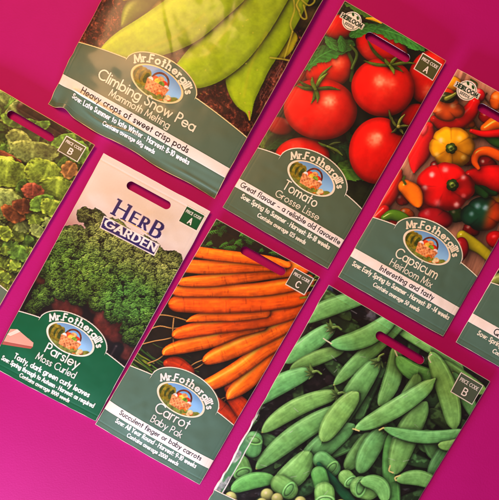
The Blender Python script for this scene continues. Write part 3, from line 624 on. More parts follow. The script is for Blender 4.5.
# ---- capsicum
def art_capsicum():
    cv = Canvas([(457.2, 69), (561, 129), (443.6, 337), (338.2, 277.2)])
    X, Y = cv.X, cv.Y; g = fbm(X / 3.2 + Y / 9, Y / 26 - X / 60, 4, 21)
    cv.c[:] = K(198, 150, 126) * (.82 + .42 * g)[..., None]; cv.c *= (1 - .25 * sm(vn(X / 14 + Y / 40, Y / 90, 4), .8, .85))[..., None]
    R = K(206, 22, 26); OR = K(232, 118, 26); YE = K(236, 172, 30); r = rnd(2)
    def pep(pts, c, sd=0, sp=.6, **kw): tube(cv, [(x, y, q * 1.1) for x, y, q in pts], c * 1.05, .92, .45, .68, sp, 34, .6, .8, None, .06, 0, None, 0, sd, 6, 0, 3.5, .25)
    for (x, y, rx, ry, cc) in ((470, 133, 9, 8, YE), (484, 165, 12, 9, K(150, 26, 30)), (466, 160, 8, 7, R * .8), (498, 200, 10, 9, YE * .9), (424, 205, 10, 8, R * .75), (406, 214, 8, 6, OR * .9), (436, 168, 8, 7, R * .7), (455, 215, 9, 8, K(60, 96, 40)), (470, 230, 9, 7, R * .7), (436, 138, 7, 8, OR), (486, 118, 10, 7, R * .85), (430, 178, 6, 7, YE * .9), (402, 200, 7, 6, R * .7), (446, 130, 8, 6, K(90, 124, 50)), (466, 124, 8, 6, OR * .9), (392, 222, 8, 6, R * .8), (420, 190, 7, 6, R * .6)):
        blob(cv, x, y, rx, ry, .3, cc, 3, .1, hl=[(x - 3, y - 3, .7, 1.8)])
    pep([(398, 172, 4), (396, 185, 6), (386, 200, 7), (374, 214, 5)], R * .9, 1); pep([(362, 232, 6), (372, 222, 6), (384, 210, 5)], R * .85, 2)
    blob(cv, 452, 84, 10, 8, .4, YE, hl=[(450, 79, .4, 3)]); blob(cv, 446, 95, 10, 7, .4, K(226, 84, 30))
    blob(cv, 497, 101, 9, 10, .3, OR, 3, .1, hl=[(495, 97, .4, 3)]); stroke(cv, [(488, 104), (484, 98), (486, 94)], K(90, 60, 40), .8, 1, .5, .3); stroke(cv, [(470, 80), (476, 84), (475, 90)], K(60, 80, 40), .8, 1, .5, .3)
    blob(cv, 478, 96, 6.5, 7, 0, K(214, 34, 50), hl=[(477, 91, .6, 2.2)])
    pep([(434, 120, 4), (444, 124, 8), (458, 121, 8), (469, 112, 7), (474, 103, 5)], R, 3, .5)
    blob(cv, 446, 109, 18, 13, .25, K(216, 104, 44), 4, .16, hl=[(452, 106, .6, 3), (438, 110, .4, 3)], hc=K(255, 226, 190))
    blob(cv, 446, 98, 8.5, 5.5, .2, K(60, 66, 30)); tube(cv, [(446, 99, 2.4), (452, 96, 1.8), (455, 94, 1.4)], K(120, 130, 60), .8)
    pep([(428, 127, 4.5), (424, 138, 9.5), (419, 152, 10), (415, 164, 5.5), (413.5, 173, .8)], K(204, 28, 40), 4, .25)
    blob(cv, 424, 130, 3, 6, .3, K(236, 110, 120), soft=5, shadow=0, spec=0)
    pep([(480, 130, 1.5), (485, 137, 3), (494, 143, 4.2), (506, 147, 4)], K(66, 110, 48), 5); pep([(484, 130, 5), (496, 124, 7), (512, 124, 6)], OR * 1.03, 6); pep([(470, 132, 2), (482, 135, 3), (500, 134, 4)], R * .95, 6)
    pep([(468, 176, 5), (480, 178, 10), (497, 180, 13), (516, 184, 12)], R, 7, .6)
    pep([(477, 169, 1.6), (473, 162, 3), (476, 154, 4), (486, 152, 4.4), (498, 157, 4.6), (510, 162, 4)], K(232, 108, 24), 8, .5)
    blob(cv, 450.5, 148, 22.5, 21, .1, YE * 1.04, 6, .08, rag=.1, lobes=6) if 0 else blob(cv, 450.5, 148, 22.5, 21, .1, YE * 1.04, 6, .08, .45, .72, 0, [(440, 141, .65, 3.2), (458, 139, .45, 3), (436, 155, .4, 3), (462, 158, .4, 2.6)], hc=K(255, 244, 205), lob_ph=.4, rag=.06)
    blob(cv, 450, 149, 5.8, 5.6, 0, K(64, 84, 30), 5, .15, hl=[(448.5, 147.5, .5, 1.6)], hc=K(170, 180, 110)); blob(cv, 450, 149, 3.7, 3.4, 0, K(116, 140, 66), 3, .2, shadow=.3, sr=1); blob(cv, 450, 149, 1.4, 1.3, 0, K(60, 80, 34), shadow=0)
    blob(cv, 482, 214, 23, 17, -.1, OR, 4, .12, hl=[(476, 206, .7, 3), (484, 208, .6, 3), (470, 214, .4, 2.5)], hc=K(190, 220, 235),
         fn=lambda X, Y, x, y: K(28, 74, 52) * (1 - sm(x + .3 * y, -.1, .55))[..., None] + K(222, 92, 34) * sm(x + .3 * y, -.1, .55)[..., None], seed=3)
    pep([(462, 196, 3), (470, 192, 4.5), (480, 190, 4), (488, 193, 3), (494, 194, 2)], K(30, 66, 34), 9, .5)
    pep([(471, 185, 1), (476, 190, 3.4), (484, 196, 3)], K(40, 80, 40), 10)
    pep([(461, 236, 5), (470, 243, 6), (480, 249, 5), (490, 257, 5)], K(182, 176, 54), 11); blob(cv, 460, 249, 8, 12, .1, K(140, 24, 34), hl=[(458, 243, .3, 2)]); blob(cv, 497, 240, 12, 9, .3, R * .8)
    blob(cv, 433.5, 219, 18, 12, .1, K(160, 18, 36), 3, .1, hl=[(426, 213, .35, 3)])
    blob(cv, 444, 187, 28.5, 24.5, .1, R * 1.08, 5, .1, .45, .7, 0, [(431, 175, .75, 3), (444, 170, .6, 3.4), (462, 178, .55, 2.8), (424, 188, .6, 3), (455, 205, .55, 3), (462, 196, .4, 2.4), (436, 203, .3, 4)], sr=5, lob_ph=.2, hc=K(255, 224, 224), rag=.07)
    blob(cv, 451, 185.5, 6.3, 6.3, 0, K(48, 70, 30), 5, .12, hl=[(449.5, 184, .5, 1.8)], hc=K(150, 170, 110)); blob(cv, 451, 185.5, 3.7, 3.4, 0, K(116, 140, 66), 3, .2, shadow=.3, sr=1); blob(cv, 451, 185.5, 1.4, 1.3, 0, K(60, 80, 34), shadow=0)
    blob(cv, 409, 189, 11.5, 7, .4, OR, 0, hl=None); pep([(405, 187, 6.5), (412, 193, 8), (416, 201, 5.5), (418, 206, 2)], K(234, 132, 28), 12, .5); stroke(cv, [(405, 184), (403, 180), (404, 177)], K(72, 86, 36), 1.2, 1, .6, .3)
    pep([(384, 218, 3), (392, 215, 5), (402, 218, 5), (408, 224, 4)], K(84, 122, 44), 13)
    for k in range(16): # further fruit to the right edge
        x = 512 + (k % 4) * 13; y = 138 + (k // 4) * 27 + (k % 2) * 9; c = [R, OR, YE, K(60, 100, 44)][(k * 7) % 4]
        blob(cv, x, y, 12 + k % 3, 10 + k % 2, k, c, 4, .12, hl=[(x - 3, y - 4, .5, 2.6)]); blob(cv, x, y, 2.5, 2.5, 0, K(60, 80, 34))
    p = small_label(0, em=(61.2, 69.4, 25, 13.8), ink=K(90, 114, 102), desc='sage green label panel reading Capsicum, Heirloom Mix')
    paint_label(cv, p); Ik = K(48, 46, 44); Wt = CREAM * 1.02
    label_lines(cv, [('Capsicum', 37.5, 84, 45.4, 10.6, .6, Wt), ('Heirloom Mix', 37.5, 84, 35.6, 7.4, .42, Wt), ('Interesting and tasty', 31.5, 92, 26.2, 6, .5, Ik),
                     ('Sow: Early Spring to Summer * Harvest: 10 -14 weeks', 6, 116, 17, 5.4, .55, Wt), ('Contains average 50 seeds', 34, 86, 9.3, 4.6, .48, Wt)])
    b = (95, 217, 117, 236); badge(cv, *b, 'C', K(84, 92, 74)); seal(cv, (466.2, 91.1), 10.2, None, None); trim(cv, K(220, 205, 180))
    s = cv.uv(500.5, 120)
    return cv, p, (61.5, s[1], 21, 4.5), b

# ---- parsley
def art_parsley():
    cv = Canvas([(103.7, 153.3), (210.4, 211.5), (95.2, 421.6), (-11.2, 365.5)])
    X, Y, U, V = cv.X, cv.Y, cv.U, cv.V
    sky = K(222, 217, 208) * (.96 + .08 * fbm(X / 30, Y / 30, 3, 2))[..., None]; t = sm(V, 200, 140)[..., None]; cv.c[:] = sky * (1 - t) + K(150, 106, 104) * t
    t = sm(V + 8 * (fbm(X / 8, Y / 8, 3, 8) - .5), 128, 112)[..., None]; cv.c[:] = cv.c * (1 - t) + K(34, 18, 24) * t
    for q in ([(44, 277, 10), (58, 288, 8)], [(98, 306, 9), (92, 296, 6)], [(110, 322, 16), (124, 332, 14)], [(60, 304, 8), (76, 312, 8)], [(34, 268, 6), (44, 272, 6)], [(128, 352, 9), (134, 340, 8)]):
        tube(cv, q, K(112, 56, 50), .5, .5, .5, .1, 8, .3, 3, None, .3)
    tube(cv, [(118, 348, 6), (112, 358, 5)], K(20, 14, 20), soft=3, shadow=.3)
    # leafy mass: domed clumps covered with fine crinkled lobes
    cl = [(75, 246, 22), (64, 268, 20), (108, 244, 27), (140, 262, 27), (163, 272, 20), (92, 272, 25), (122, 292, 27), (86, 216, 9), (64, 219, 4), (96, 222, 13), (62, 283, 17), (152, 292, 22), (140, 316, 19), (172, 262, 12), (134, 332, 14),
          (44, 296, 12), (34, 306, 9), (80, 294, 13), (56, 250, 17), (100, 300, 12), (150, 322, 8), (116, 312, 12), (166, 296, 8), (46, 272, 7)]
    mask = np.full(X.shape, -9.); H = np.zeros(X.shape); tone = np.zeros(X.shape)
    for k, (cx, cy, R) in enumerate(cl):
        d = 1 - np.hypot(X - cx, Y - cy) / R; h = np.sqrt(np.clip(d * (2 - d), 0, 1)) * R * .45
        tone = np.where(h > H, (k * 37 % 11) / 11., tone); H = np.maximum(H, h); mask = np.maximum(mask, d * R)
    def ridge(x, y, s_): return 1 - np.abs(2 * fbm(x, y, 2, s_) - 1) * 2.6
    wx_ = 3.4 * (fbm(X / 3.0, Y / 3.0, 3, 60) - .5); wy_ = 3.4 * (fbm(X / 3.0, Y / 3.0, 3, 61) - .5)
    f1, c1 = worley((X + 1.6 * wx_) / 13, (Y + 1.6 * wy_) / 13, 3); f2, c2 = worley((X + wx_) / 5.6, (Y + wy_) / 5.6, 4)
    d1 = np.sqrt(np.clip(1 - f1 ** 2 * 1.2, 0, 1)); d2 = np.sqrt(np.clip(1 - f2 ** 2 * 1.5, 0, 1)); rg = np.clip(ridge((X + wx_) / 1.7, (Y + wy_) / 1.7, 62), 0, 1)
    h = H * .45 + 2.0 * d1 + 2.0 * d2 + .55 * rg
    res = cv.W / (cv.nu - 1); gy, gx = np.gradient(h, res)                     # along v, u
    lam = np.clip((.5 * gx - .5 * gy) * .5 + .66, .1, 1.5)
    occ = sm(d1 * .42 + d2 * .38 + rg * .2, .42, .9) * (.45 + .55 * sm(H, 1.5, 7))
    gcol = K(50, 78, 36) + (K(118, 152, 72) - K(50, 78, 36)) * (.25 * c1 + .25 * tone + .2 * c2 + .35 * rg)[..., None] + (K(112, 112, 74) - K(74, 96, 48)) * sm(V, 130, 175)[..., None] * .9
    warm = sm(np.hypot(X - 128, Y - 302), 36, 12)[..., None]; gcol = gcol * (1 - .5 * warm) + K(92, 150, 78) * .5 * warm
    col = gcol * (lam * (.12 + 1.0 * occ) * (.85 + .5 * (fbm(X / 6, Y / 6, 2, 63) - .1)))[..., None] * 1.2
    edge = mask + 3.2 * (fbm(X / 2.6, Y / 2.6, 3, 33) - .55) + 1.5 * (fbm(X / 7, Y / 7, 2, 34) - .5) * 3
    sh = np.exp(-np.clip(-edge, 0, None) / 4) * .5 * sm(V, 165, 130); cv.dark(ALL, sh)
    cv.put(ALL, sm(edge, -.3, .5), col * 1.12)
    p = small_label(0, W=120, uc=60, em=(59.8, 62.2, 25, 13.8), ban=None, dhb=65.6, dry=21, edge=61.8, notch=66.6, ink=K(8, 98, 68), bord=K(236, 232, 214), cool=1, desc='deep green label panel reading Parsley, Moss Curled')
    paint_label(cv, p); Wt = WHITE
    polyfill(cv, [(1.0, 27), (1.5, 42), (8, 45.5), (29, 41.5), (30.5, 37.5)], K(214, 164, 150)); polyfill(cv, [(1.0, 24.5), (1.0, 28), (30.5, 38), (29.5, 35)], K(160, 100, 92))
    polyfill(cv, [(1, 36), (8, 45.5), (12, 44.8), (5, 36)], K(236, 216, 204))
    label_lines(cv, [('Parsley', 43, 79.5, 38.6, 10.8, .66, Wt), ('Moss Curled', 38.5, 81.5, 28.4, 7.4, .45, Wt), ('Tasty, dark green curly leaves', 18.5, 103, 18.3, 6.2, .68, Wt),
                     ('Sow: Spring through to Autumn * Harvest: as required', 8, 112, 10.8, 5.2, .58, Wt), ('Contains average 1000 seeds', 32, 88, 4.2, 4.5, .5, Wt)])
    # HERB GARDEN lettering: navy serif capitals over a navy bar
    NV = K(54, 46, 104); q = [cv.uv(*a) for a in ((105.2, 216.6), (159.8, 245), (154.6, 255.3), (101.2, 227.6))]
    polyfill(cv, q, NV, border=K(232, 222, 214), bw=.5)
    a = cv.uv(104.6, 226.4); b = cv.uv(153.6, 252.2); text(cv, 'GARDEN', a[0], b[0], a[1] + .7, 7.6, 1.15, WHITE, vb1=b[1] + .9, gap=.34, serif=True, an=1.9)
    a = cv.uv(114.2, 215.8); b = cv.uv(157.5, 237.5); ol = (K(222, 210, 214), 1.1)
    text(cv, 'H', a[0] - 1, a[0] + 10.5, a[1] + 1.0, 15.5, 1.7, NV, gap=.3, serif=True, outline=ol, an=2); text(cv, 'ER', a[0] + 17, a[0] + 34.5, a[1] + 2.6, 11, 1.5, NV, gap=.42, serif=True, outline=ol, an=1.9)
    text(cv, 'B', a[0] + 40.5, a[0] + 49, a[1] + .6, 15.5, 1.7, NV, gap=.3, serif=True, outline=ol, an=2)
    polyfill(cv, [(a[0] + 1, a[1] - .1), (a[0] + 24, a[1] + 1.7), (a[0] + 47, a[1] - .1), (a[0] + 24, a[1] + .9)], K(208, 184, 96))
    uv = [cv.uv(*q) for q in ((187, 206.5), (201.5, 214.5), (195, 229), (178, 222))]
    b = ((uv[0][0] + uv[3][0]) / 2, (uv[2][1] + uv[3][1]) / 2, (uv[1][0] + uv[2][0]) / 2 + .5, (uv[0][1] + uv[1][1]) / 2); b = (b[0], b[1], b[0] + 20.5, b[1] + 17.5)
    badge(cv, *b, 'A', K(12, 92, 56)); trim(cv, K(238, 230, 220), .4)
    s = cv.uv(149, 195.5)
    return cv, p, (s[0], s[1], 20, 4.3), b
# ---- lettuce
def art_lettuce():
    cv = Canvas([(-14, 81.4), (95, 145), (-27.7, 351), (-136.7, 287.4)])
    X, Y = cv.X, cv.Y
    wx_ = 5 * (fbm(X / 6, Y / 6, 3, 70) - .5); wy_ = 5 * (fbm(X / 6, Y / 6, 3, 71) - .5)
    f1, c1 = worley((X + wx_) / 13, (Y + wy_) / 13, 6); f2, c2 = worley((X + wx_) / 5, (Y + wy_) / 5, 7)
    h = 6 * np.sqrt(np.clip(1 - f1 ** 2 * 1.15, 0, 1)) + 2.0 * np.sqrt(np.clip(1 - f2 ** 2 * 1.2, 0, 1)) + 1.4 * fbm(X / 2.6, Y / 2.6, 3, 3)
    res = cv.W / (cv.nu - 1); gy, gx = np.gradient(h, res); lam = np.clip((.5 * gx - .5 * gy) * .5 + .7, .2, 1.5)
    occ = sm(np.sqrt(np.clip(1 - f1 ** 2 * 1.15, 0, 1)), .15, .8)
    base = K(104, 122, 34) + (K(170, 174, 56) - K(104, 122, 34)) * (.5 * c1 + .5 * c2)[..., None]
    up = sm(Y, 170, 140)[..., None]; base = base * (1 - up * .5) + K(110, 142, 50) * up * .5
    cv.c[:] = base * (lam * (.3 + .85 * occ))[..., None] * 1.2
    r = rnd(12)
    def let(cx, cy, rx, ry, c, k, rot=0., rag=.2):
        rx *= 1.3; ry *= 1.02; c = c * 1.08
        def fn(X, Y, x, y):
            th = np.arctan2(y + .95, x); q = np.hypot(x, y); qs = np.hypot(x, y + .95)
            fr = fbm(X / 2.6 + k, Y / 2.6, 3, k); v = np.exp(-(((th * 3.0 + 1.1 * fbm(X / 7, Y / 7, 2, k)) % 1 - .5) / .07) ** 2) * sm(qs, 1.9, .6)
            m = np.exp(-(x / (.045 + .04 * (1 - y))) ** 2) * (y < .55)
            rim = sm(q, .62, .95)
            pk_ = 1 - np.abs(2 * fbm(X / 3.4 + k, Y / 3.4, 2, k + 4) - 1) * 2.2
            return c * (.66 + .5 * (fr - .35) + .12 * v + .3 * m + .16 * rim + .28 * pk_ * (.4 + rim) + .2 * np.sin(th * 13 + 5 * fbm(X / 8, Y / 8, 2, k)) * rim + .5 * (fbm(X / 9, Y / 9, 2, k + 6) - .5))[..., None] + K(34, 34, 8) * (rim * .4)[..., None]
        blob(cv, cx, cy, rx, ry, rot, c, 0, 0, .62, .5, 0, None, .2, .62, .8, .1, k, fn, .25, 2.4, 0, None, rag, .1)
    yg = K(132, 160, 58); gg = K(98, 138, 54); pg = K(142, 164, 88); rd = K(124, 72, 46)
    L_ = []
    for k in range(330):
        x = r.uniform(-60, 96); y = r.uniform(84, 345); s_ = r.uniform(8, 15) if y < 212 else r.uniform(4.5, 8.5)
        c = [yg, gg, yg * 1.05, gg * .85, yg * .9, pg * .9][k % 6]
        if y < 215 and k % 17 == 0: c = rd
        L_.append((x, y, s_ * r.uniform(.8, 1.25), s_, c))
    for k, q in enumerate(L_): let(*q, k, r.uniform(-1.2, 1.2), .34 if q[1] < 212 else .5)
    tube(cv, [(24, 108, 7), (44, 122, 7), (62, 134, 6)], K(62, 42, 26), .5, soft=4, mott=.4, shadow=.3)
    for k, q in enumerate([(13, 121, 9, 7, gg), (30, 124, 9, 5, gg * .9), (42, 126, 7, 5, gg * .8), (20, 140, 11, 8, pg * .95), (34, 152, 21, 11, pg * .92), (64, 141, 10, 7, gg), (10, 159, 14, 5, rd), (8, 173, 18, 15, yg), (28, 186, 9, 8, gg * .75), (46, 176, 16, 17, yg * .98),
                           (58, 190, 16, 13, yg * .9), (79, 152, 8, 12, gg * .95), (70, 170, 7, 9, K(140, 104, 60)), (34, 191, 9, 8, K(146, 78, 58)), (2, 204, 16, 15, pg), (14, 214, 10, 8, K(120, 72, 40)), (24, 206, 9, 8, rd * .8), (42, 203, 10, 8, gg), (52, 208, 9, 9, yg)]):
        let(*q, 200 + k, .5 - .4 * (k % 3), .22)
    p = small_label(0, W=126, uc=63, em=(63, 69.4, 25, 13.8), desc='sage green label panel with an arched top')
    paint_label(cv, p)
    uv = [cv.uv(*q) for q in ((67, 136), (86, 147.5), (78, 162), (59, 151))]; b = ((uv[0][0] + uv[3][0]) / 2, (uv[2][1] + uv[3][1]) / 2, (uv[1][0] + uv[2][0]) / 2, (uv[0][1] + uv[1][1]) / 2)
    badge(cv, *b, 'B', K(104, 104, 66)); trim(cv, K(228, 208, 130), .42)
    s = cv.uv(31.3, 126.4)
    return cv, p, (s[0], s[1], 22.5, 4.1), b

# ---- packet at the right edge
def art_right():
    cv = Canvas([(577, 135), (681, 195), (560, 402), (456.1, 342.3)])
    X, Y = cv.X, cv.Y; cv.c[:] = K(120, 60, 40) * (.6 + .8 * fbm(X / 8, Y / 8, 3, 8))[..., None]; r = rnd(5)
    for k in range(90):
        x = r.uniform(480, 660); y = r.uniform(150, 340); c = [K(176, 40, 30), K(206, 120, 40), K(120, 140, 56), K(150, 160, 80), K(60, 80, 36)][k % 5]
        tube(cv, [(x, y, 3), (x + r.uniform(-10, 10), y + r.uniform(-12, 12), 6), (x + r.uniform(-18, 18), y + r.uniform(-18, 18), 2)], c, .85)
    tube(cv, [(488, 284, 4), (496, 280, 6), (508, 276, 5)], K(150, 164, 96), .8); tube(cv, [(490, 287, 1), (500, 286, 2), (512, 288, 2)], K(40, 50, 26), .5); tube(cv, [(496, 268, 4), (503, 262, 6)], K(190, 70, 30), .8)
    p = small_label(0, ink=K(90, 114, 102), desc='sage green label panel with the slogan strip cut off by the photo edge'); paint_label(cv, p); Ik = K(48, 46, 44); Wt = CREAM
    u0 = cv.uv(459 + 430 / 12.475, 330 + 75 / 12.475)[0] - 2.3
    text(cv, 'Qu', u0, u0 + 9.5, 25.9, 6.2, .52, Ik); label_lines(cv, [('Sow: Spring through', 14, 62, 17, 5.4, .55, Wt), ('Contains average', 36, 72, 9.2, 4.6, .5, Wt)])
    b = (95, 217, 117, 236); badge(cv, *b, 'B', K(84, 92, 74)); trim(cv)
    return cv, p, (61.5, 226.4, 21, 4.4), b

# ---- snow pea (wide)
def art_snow():
    L = 290
    cv = Canvas([(183.5, -152.5), (353.8, -56), (214.3, 198.3), (47.2, 103.6)])
    X, Y = cv.X, cv.Y
    a = X * .5 + Y * .86; b = X * .86 - Y * .5                                   # bark grain
    w1 = 4 * (fbm(X / 9, Y / 9, 3, 80) - .5); g = 1 - np.abs(fbm(b / 4.5 + w1, a / 13, 4, 81) - .5) * 4; g2 = fbm(X / 2.2, Y / 2.2, 3, 82)
    cv.c[:] = (K(48, 22, 20) + (K(136, 84, 66) - K(48, 22, 20)) * (np.clip(1 - g, 0, 1.2) * .8 + .4 * sm(g2, .55, .85))[..., None]) * (.65 + .7 * g2)[..., None]
    r = rnd(3)
    for k in range(50):
        x = r.uniform(262, 292); y = r.uniform(58, 100); q = r.uniform(1.2, 2.2); l = r.uniform(5, 13)
        stroke(cv, [(x, y), (x - l * .3, y + l * .5), (x - l * math.cos(q) * -.4 - l * .4, y + l)], K(190, 140, 130) * r.uniform(.5, 1.0), r.uniform(.2, .45), .6, .7)
    YG = K(158, 188, 40); YG2 = K(158, 154, 26)
    def pod(pts, c, sd, seam=None, sp=.12): tube(cv, pts, c, .34, .7, .36, sp, 9, .8, .6, seam, .09, .05, None, 0, sd, 7, 0, 3.6, .2)
    pod([(290, 36, 3), (281, 20, 10), (292, -4, 15), (300, -30, 16)], YG * 1.05, 1)
    tube(cv, [(272, 60, 3), (282, 50, 9), (290, 40, 7)], K(206, 204, 60), .4, .75, .3, 0, 8, .3)
    blob(cv, 307, 13, 16, 20, .2, K(92, 80, 48), soft=3, shadow=.4, mott=.25, spec=0); blob(cv, 312, -8, 18, 16, .2, K(70, 84, 40), soft=3, mott=.2, spec=0)
    tube(cv, [(125, 28, 3), (134, 15, 10), (148, 4, 14), (166, -14, 15)], K(104, 122, 40), .6, mott=.1, soft=1.2); tube(cv, [(150, 22, 4), (166, 12, 10), (184, 0, 12), (204, -16, 12)], K(118, 112, 30), .6, soft=1.2)
    tube(cv, [(126, 2, 2), (138, -3, 6), (160, -8, 8)], K(176, 160, 40), .6)
    pod([(249.6, 120, .8), (248.6, 112, 3.6), (244, 99, 11), (244, 82, 18), (250, 60, 22.5), (262, 36, 25), (279, 6, 25), (297, -25, 22)], YG, 2)
    tube(cv, [(249.2, 113, 1.2), (249.7, 121, .8)], K(190, 160, 80), shadow=0)
    pod([(170, 76, 4), (184, 78, 12), (204, 68, 21), (226, 48, 25.5), (244, 22, 28), (262, -6, 27), (284, -36, 22)], YG * .98, 3)
    pod([(103, 56, 3), (113, 52, 9), (130, 46, 15.5), (156, 38, 22), (182, 24, 25.5), (206, 4, 26), (232, -18, 24), (255, -46, 18)], YG * 1.0, 4)
    for p in ([(205, 60), (222, 40), (240, 14), (252, -10)], [(150, 52), (180, 38), (205, 18)], [(244, 98), (250, 70), (266, 36)]): stroke(cv, p, K(196, 190, 70), 1.2, .25, 4)
    gl = K(176, 176, 80)
    for p in ([(292, -4), (294, 12), (290, 26), (292, 34)], [(300, 2), (308, 8), (314, 3), (308, -4)], [(296, 8), (301, 20), (306, 20), (303, 8)], [(292, 34), (284, 60)], [(299, 14), (296, 8), (300, 0)], [(270, 60), (282, 61), (290, 62)]): stroke(cv, p, gl, .8, .75, .9, .2)
    for k in range(14):
        x = r.uniform(200, 260); y = r.uniform(20, 110); 
        w = cv.win(x - 3, y - 3, x + 3, y + 3)
        if w: cv.put(w, np.exp(-((cv.X[w] - x) ** 2 + (cv.Y[w] - y) ** 2) / .5) * .4, np.broadcast_to(K(226, 220, 120), cv.X[w].shape + (3,)))
    p = dict(uc=91.5, drx=39, dhb=76.4, dry=20, edge=68.5, notch=76.8, em=(90.6, 70, 27.5, 14.8), ban=(22.6, 33.2), ink=K(96, 114, 98), bord=K(224, 208, 160), desc='sage green label panel reading Climbing Snow Pea, Mammoth Melting')
    paint_label(cv, p); Ik = K(48, 46, 40); Wt = CREAM
    label_lines(cv, [('Climbing Snow Pea', 35, 144, 46, 11, .7, Wt), ('Mammoth Melting', 53.5, 121, 36.4, 7.4, .46, Wt), ('Heavy crops of sweet crisp pods', 27, 149, 25.2, 6.8, .62, Ik),
                     ('Sow: Late Summer to late Winter * Harvest: 8-10 weeks', 21, 155, 15.8, 5.6, .58, WHITE), ('Contains average 60g seeds', 60, 119, 8.8, 4.6, .48, WHITE)])
    b = (160, 262, 183, 282); badge(cv, *b, 'B', K(84, 92, 74)); trim(cv, K(232, 206, 160), .5)
    return cv, p, (96, 275, 22, 4.6), b

# ---- green pea (wide)
def art_pea():
    cv = Canvas([(328.6, 284.8), (490.4, 381.5), (333, 643), (180.4, 551.4)])
    X, Y = cv.X, cv.Y; f = fbm(X / 8, Y / 8, 4, 90); cv.c[:] = K(42, 34, 36) * (.5 + 1.1 * f)[..., None]
    g = sm(fbm(X / 12 + 4, Y / 6, 4, 91), .58, .72) * .55; cv.put(ALL, g, K(128, 134, 142) * (.7 + .6 * fbm(X / 3, Y / 3, 3, 92))[..., None])
    tube(cv, [(328, 290, 5), (330, 296, 4)], K(120, 146, 196), .4, shadow=0, soft=2)
    PG = K(122, 182, 110); r = rnd(6)
    def pd(pts, c=1., sd=0, seam=True, n=6):
        col = PG * c * np.array([1 + .16 * ((sd * 37 % 10) / 10 - .5), 1, 1 + .12 * ((sd * 53 % 10) / 10 - .5)]) if np.isscalar(c) else c
        tube(cv, pts, col, .42, .66, .4, .08, 10, .85, .7, (.72, .05, col * 1.25, .5) if seam else None, .15, .12, (K(186, 196, 120), 2.5) if seam else None, .015, sd, n, 0, 3.0, .3)
    def pod(x0, y0, x1, y1, R, c=1., bend=0, sd=0, blunt=.5):
        dx, dy = x1 - x0, y1 - y0; nx, ny = -dy, dx
        P = []; R *= .81
        for t, k in ((0, .06), (.05, .42), (.14, .78), (.3, 1.02), (.5, 1.1), (.7, 1.02), (.86, .8), (.94, .5 if blunt else .4), (1, .1 if not blunt else .2)):
            b = bend * 4 * t * (1 - t); P.append((x0 + dx * t + nx * b, y0 + dy * t + ny * b, R * k))
        pd(P[::-1], c, sd, True, 8)
    def cal(x, y, a, c=K(112, 146, 84)):
        for k in range(5):
            b = a + (k - 2) * .55; tube(cv, [(x, y, 1.6), (x + 4 * math.cos(b), y + 4 * math.sin(b), 1.5), (x + 8.5 * math.cos(b + .2), y + 8.5 * math.sin(b + .2), .3)], c * (.85 + .1 * (k % 3)), .7, shadow=.3, sr=1.5, seed=k)
        tube(cv, [(x, y, 1.6), (x - 4 * math.cos(a), y - 4 * math.sin(a), 1.1), (x - 8 * math.cos(a + .4), y - 8 * math.sin(a + .4), .9)], c, .7, shadow=.3)
    for k in range(110):                                                         # lower layers
        x = r.uniform(200, 480); y = r.uniform(300, 640); a = r.uniform(0, 3.14); L = r.uniform(20, 34)
        pod(x - L * math.cos(a), y - L * math.sin(a), x + L * math.cos(a), y + L * math.sin(a), r.uniform(6, 9), r.uniform(.5, .92), r.uniform(-.08, .08), k)
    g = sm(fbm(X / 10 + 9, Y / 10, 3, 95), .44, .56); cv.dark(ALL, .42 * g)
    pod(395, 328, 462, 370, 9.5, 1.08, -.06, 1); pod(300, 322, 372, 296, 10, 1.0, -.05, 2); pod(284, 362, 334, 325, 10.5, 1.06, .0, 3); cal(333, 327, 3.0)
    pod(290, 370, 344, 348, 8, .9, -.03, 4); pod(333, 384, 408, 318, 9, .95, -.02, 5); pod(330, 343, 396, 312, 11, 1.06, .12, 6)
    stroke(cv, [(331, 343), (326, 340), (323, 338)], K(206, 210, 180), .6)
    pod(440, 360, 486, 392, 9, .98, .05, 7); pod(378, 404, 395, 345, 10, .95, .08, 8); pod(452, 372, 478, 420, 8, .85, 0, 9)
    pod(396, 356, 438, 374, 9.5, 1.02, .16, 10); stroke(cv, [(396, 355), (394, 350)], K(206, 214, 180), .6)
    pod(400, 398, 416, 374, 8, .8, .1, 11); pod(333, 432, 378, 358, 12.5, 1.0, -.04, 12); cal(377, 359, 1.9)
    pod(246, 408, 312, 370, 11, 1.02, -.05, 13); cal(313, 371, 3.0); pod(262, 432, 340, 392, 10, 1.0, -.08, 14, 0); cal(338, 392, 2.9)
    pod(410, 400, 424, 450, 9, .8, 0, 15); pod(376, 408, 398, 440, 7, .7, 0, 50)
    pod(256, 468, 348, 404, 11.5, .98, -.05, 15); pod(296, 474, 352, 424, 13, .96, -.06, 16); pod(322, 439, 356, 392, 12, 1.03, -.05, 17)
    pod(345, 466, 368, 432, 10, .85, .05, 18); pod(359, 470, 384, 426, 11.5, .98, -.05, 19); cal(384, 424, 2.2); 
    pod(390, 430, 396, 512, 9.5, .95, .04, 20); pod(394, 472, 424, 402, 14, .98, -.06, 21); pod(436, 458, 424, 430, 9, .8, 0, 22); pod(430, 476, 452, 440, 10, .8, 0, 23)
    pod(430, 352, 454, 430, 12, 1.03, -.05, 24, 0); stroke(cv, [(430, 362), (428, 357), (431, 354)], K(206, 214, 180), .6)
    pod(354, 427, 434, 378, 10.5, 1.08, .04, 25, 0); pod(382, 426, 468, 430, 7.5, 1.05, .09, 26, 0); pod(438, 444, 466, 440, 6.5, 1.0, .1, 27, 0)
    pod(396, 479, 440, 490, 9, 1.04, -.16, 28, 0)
    for p in ([(389, 464), (388, 469), (392, 471)], [(395, 479), (394, 476), (399, 474)], [(352, 427), (358, 429)], [(382, 426), (378, 428)]): stroke(cv, p, K(210, 206, 140), .7)
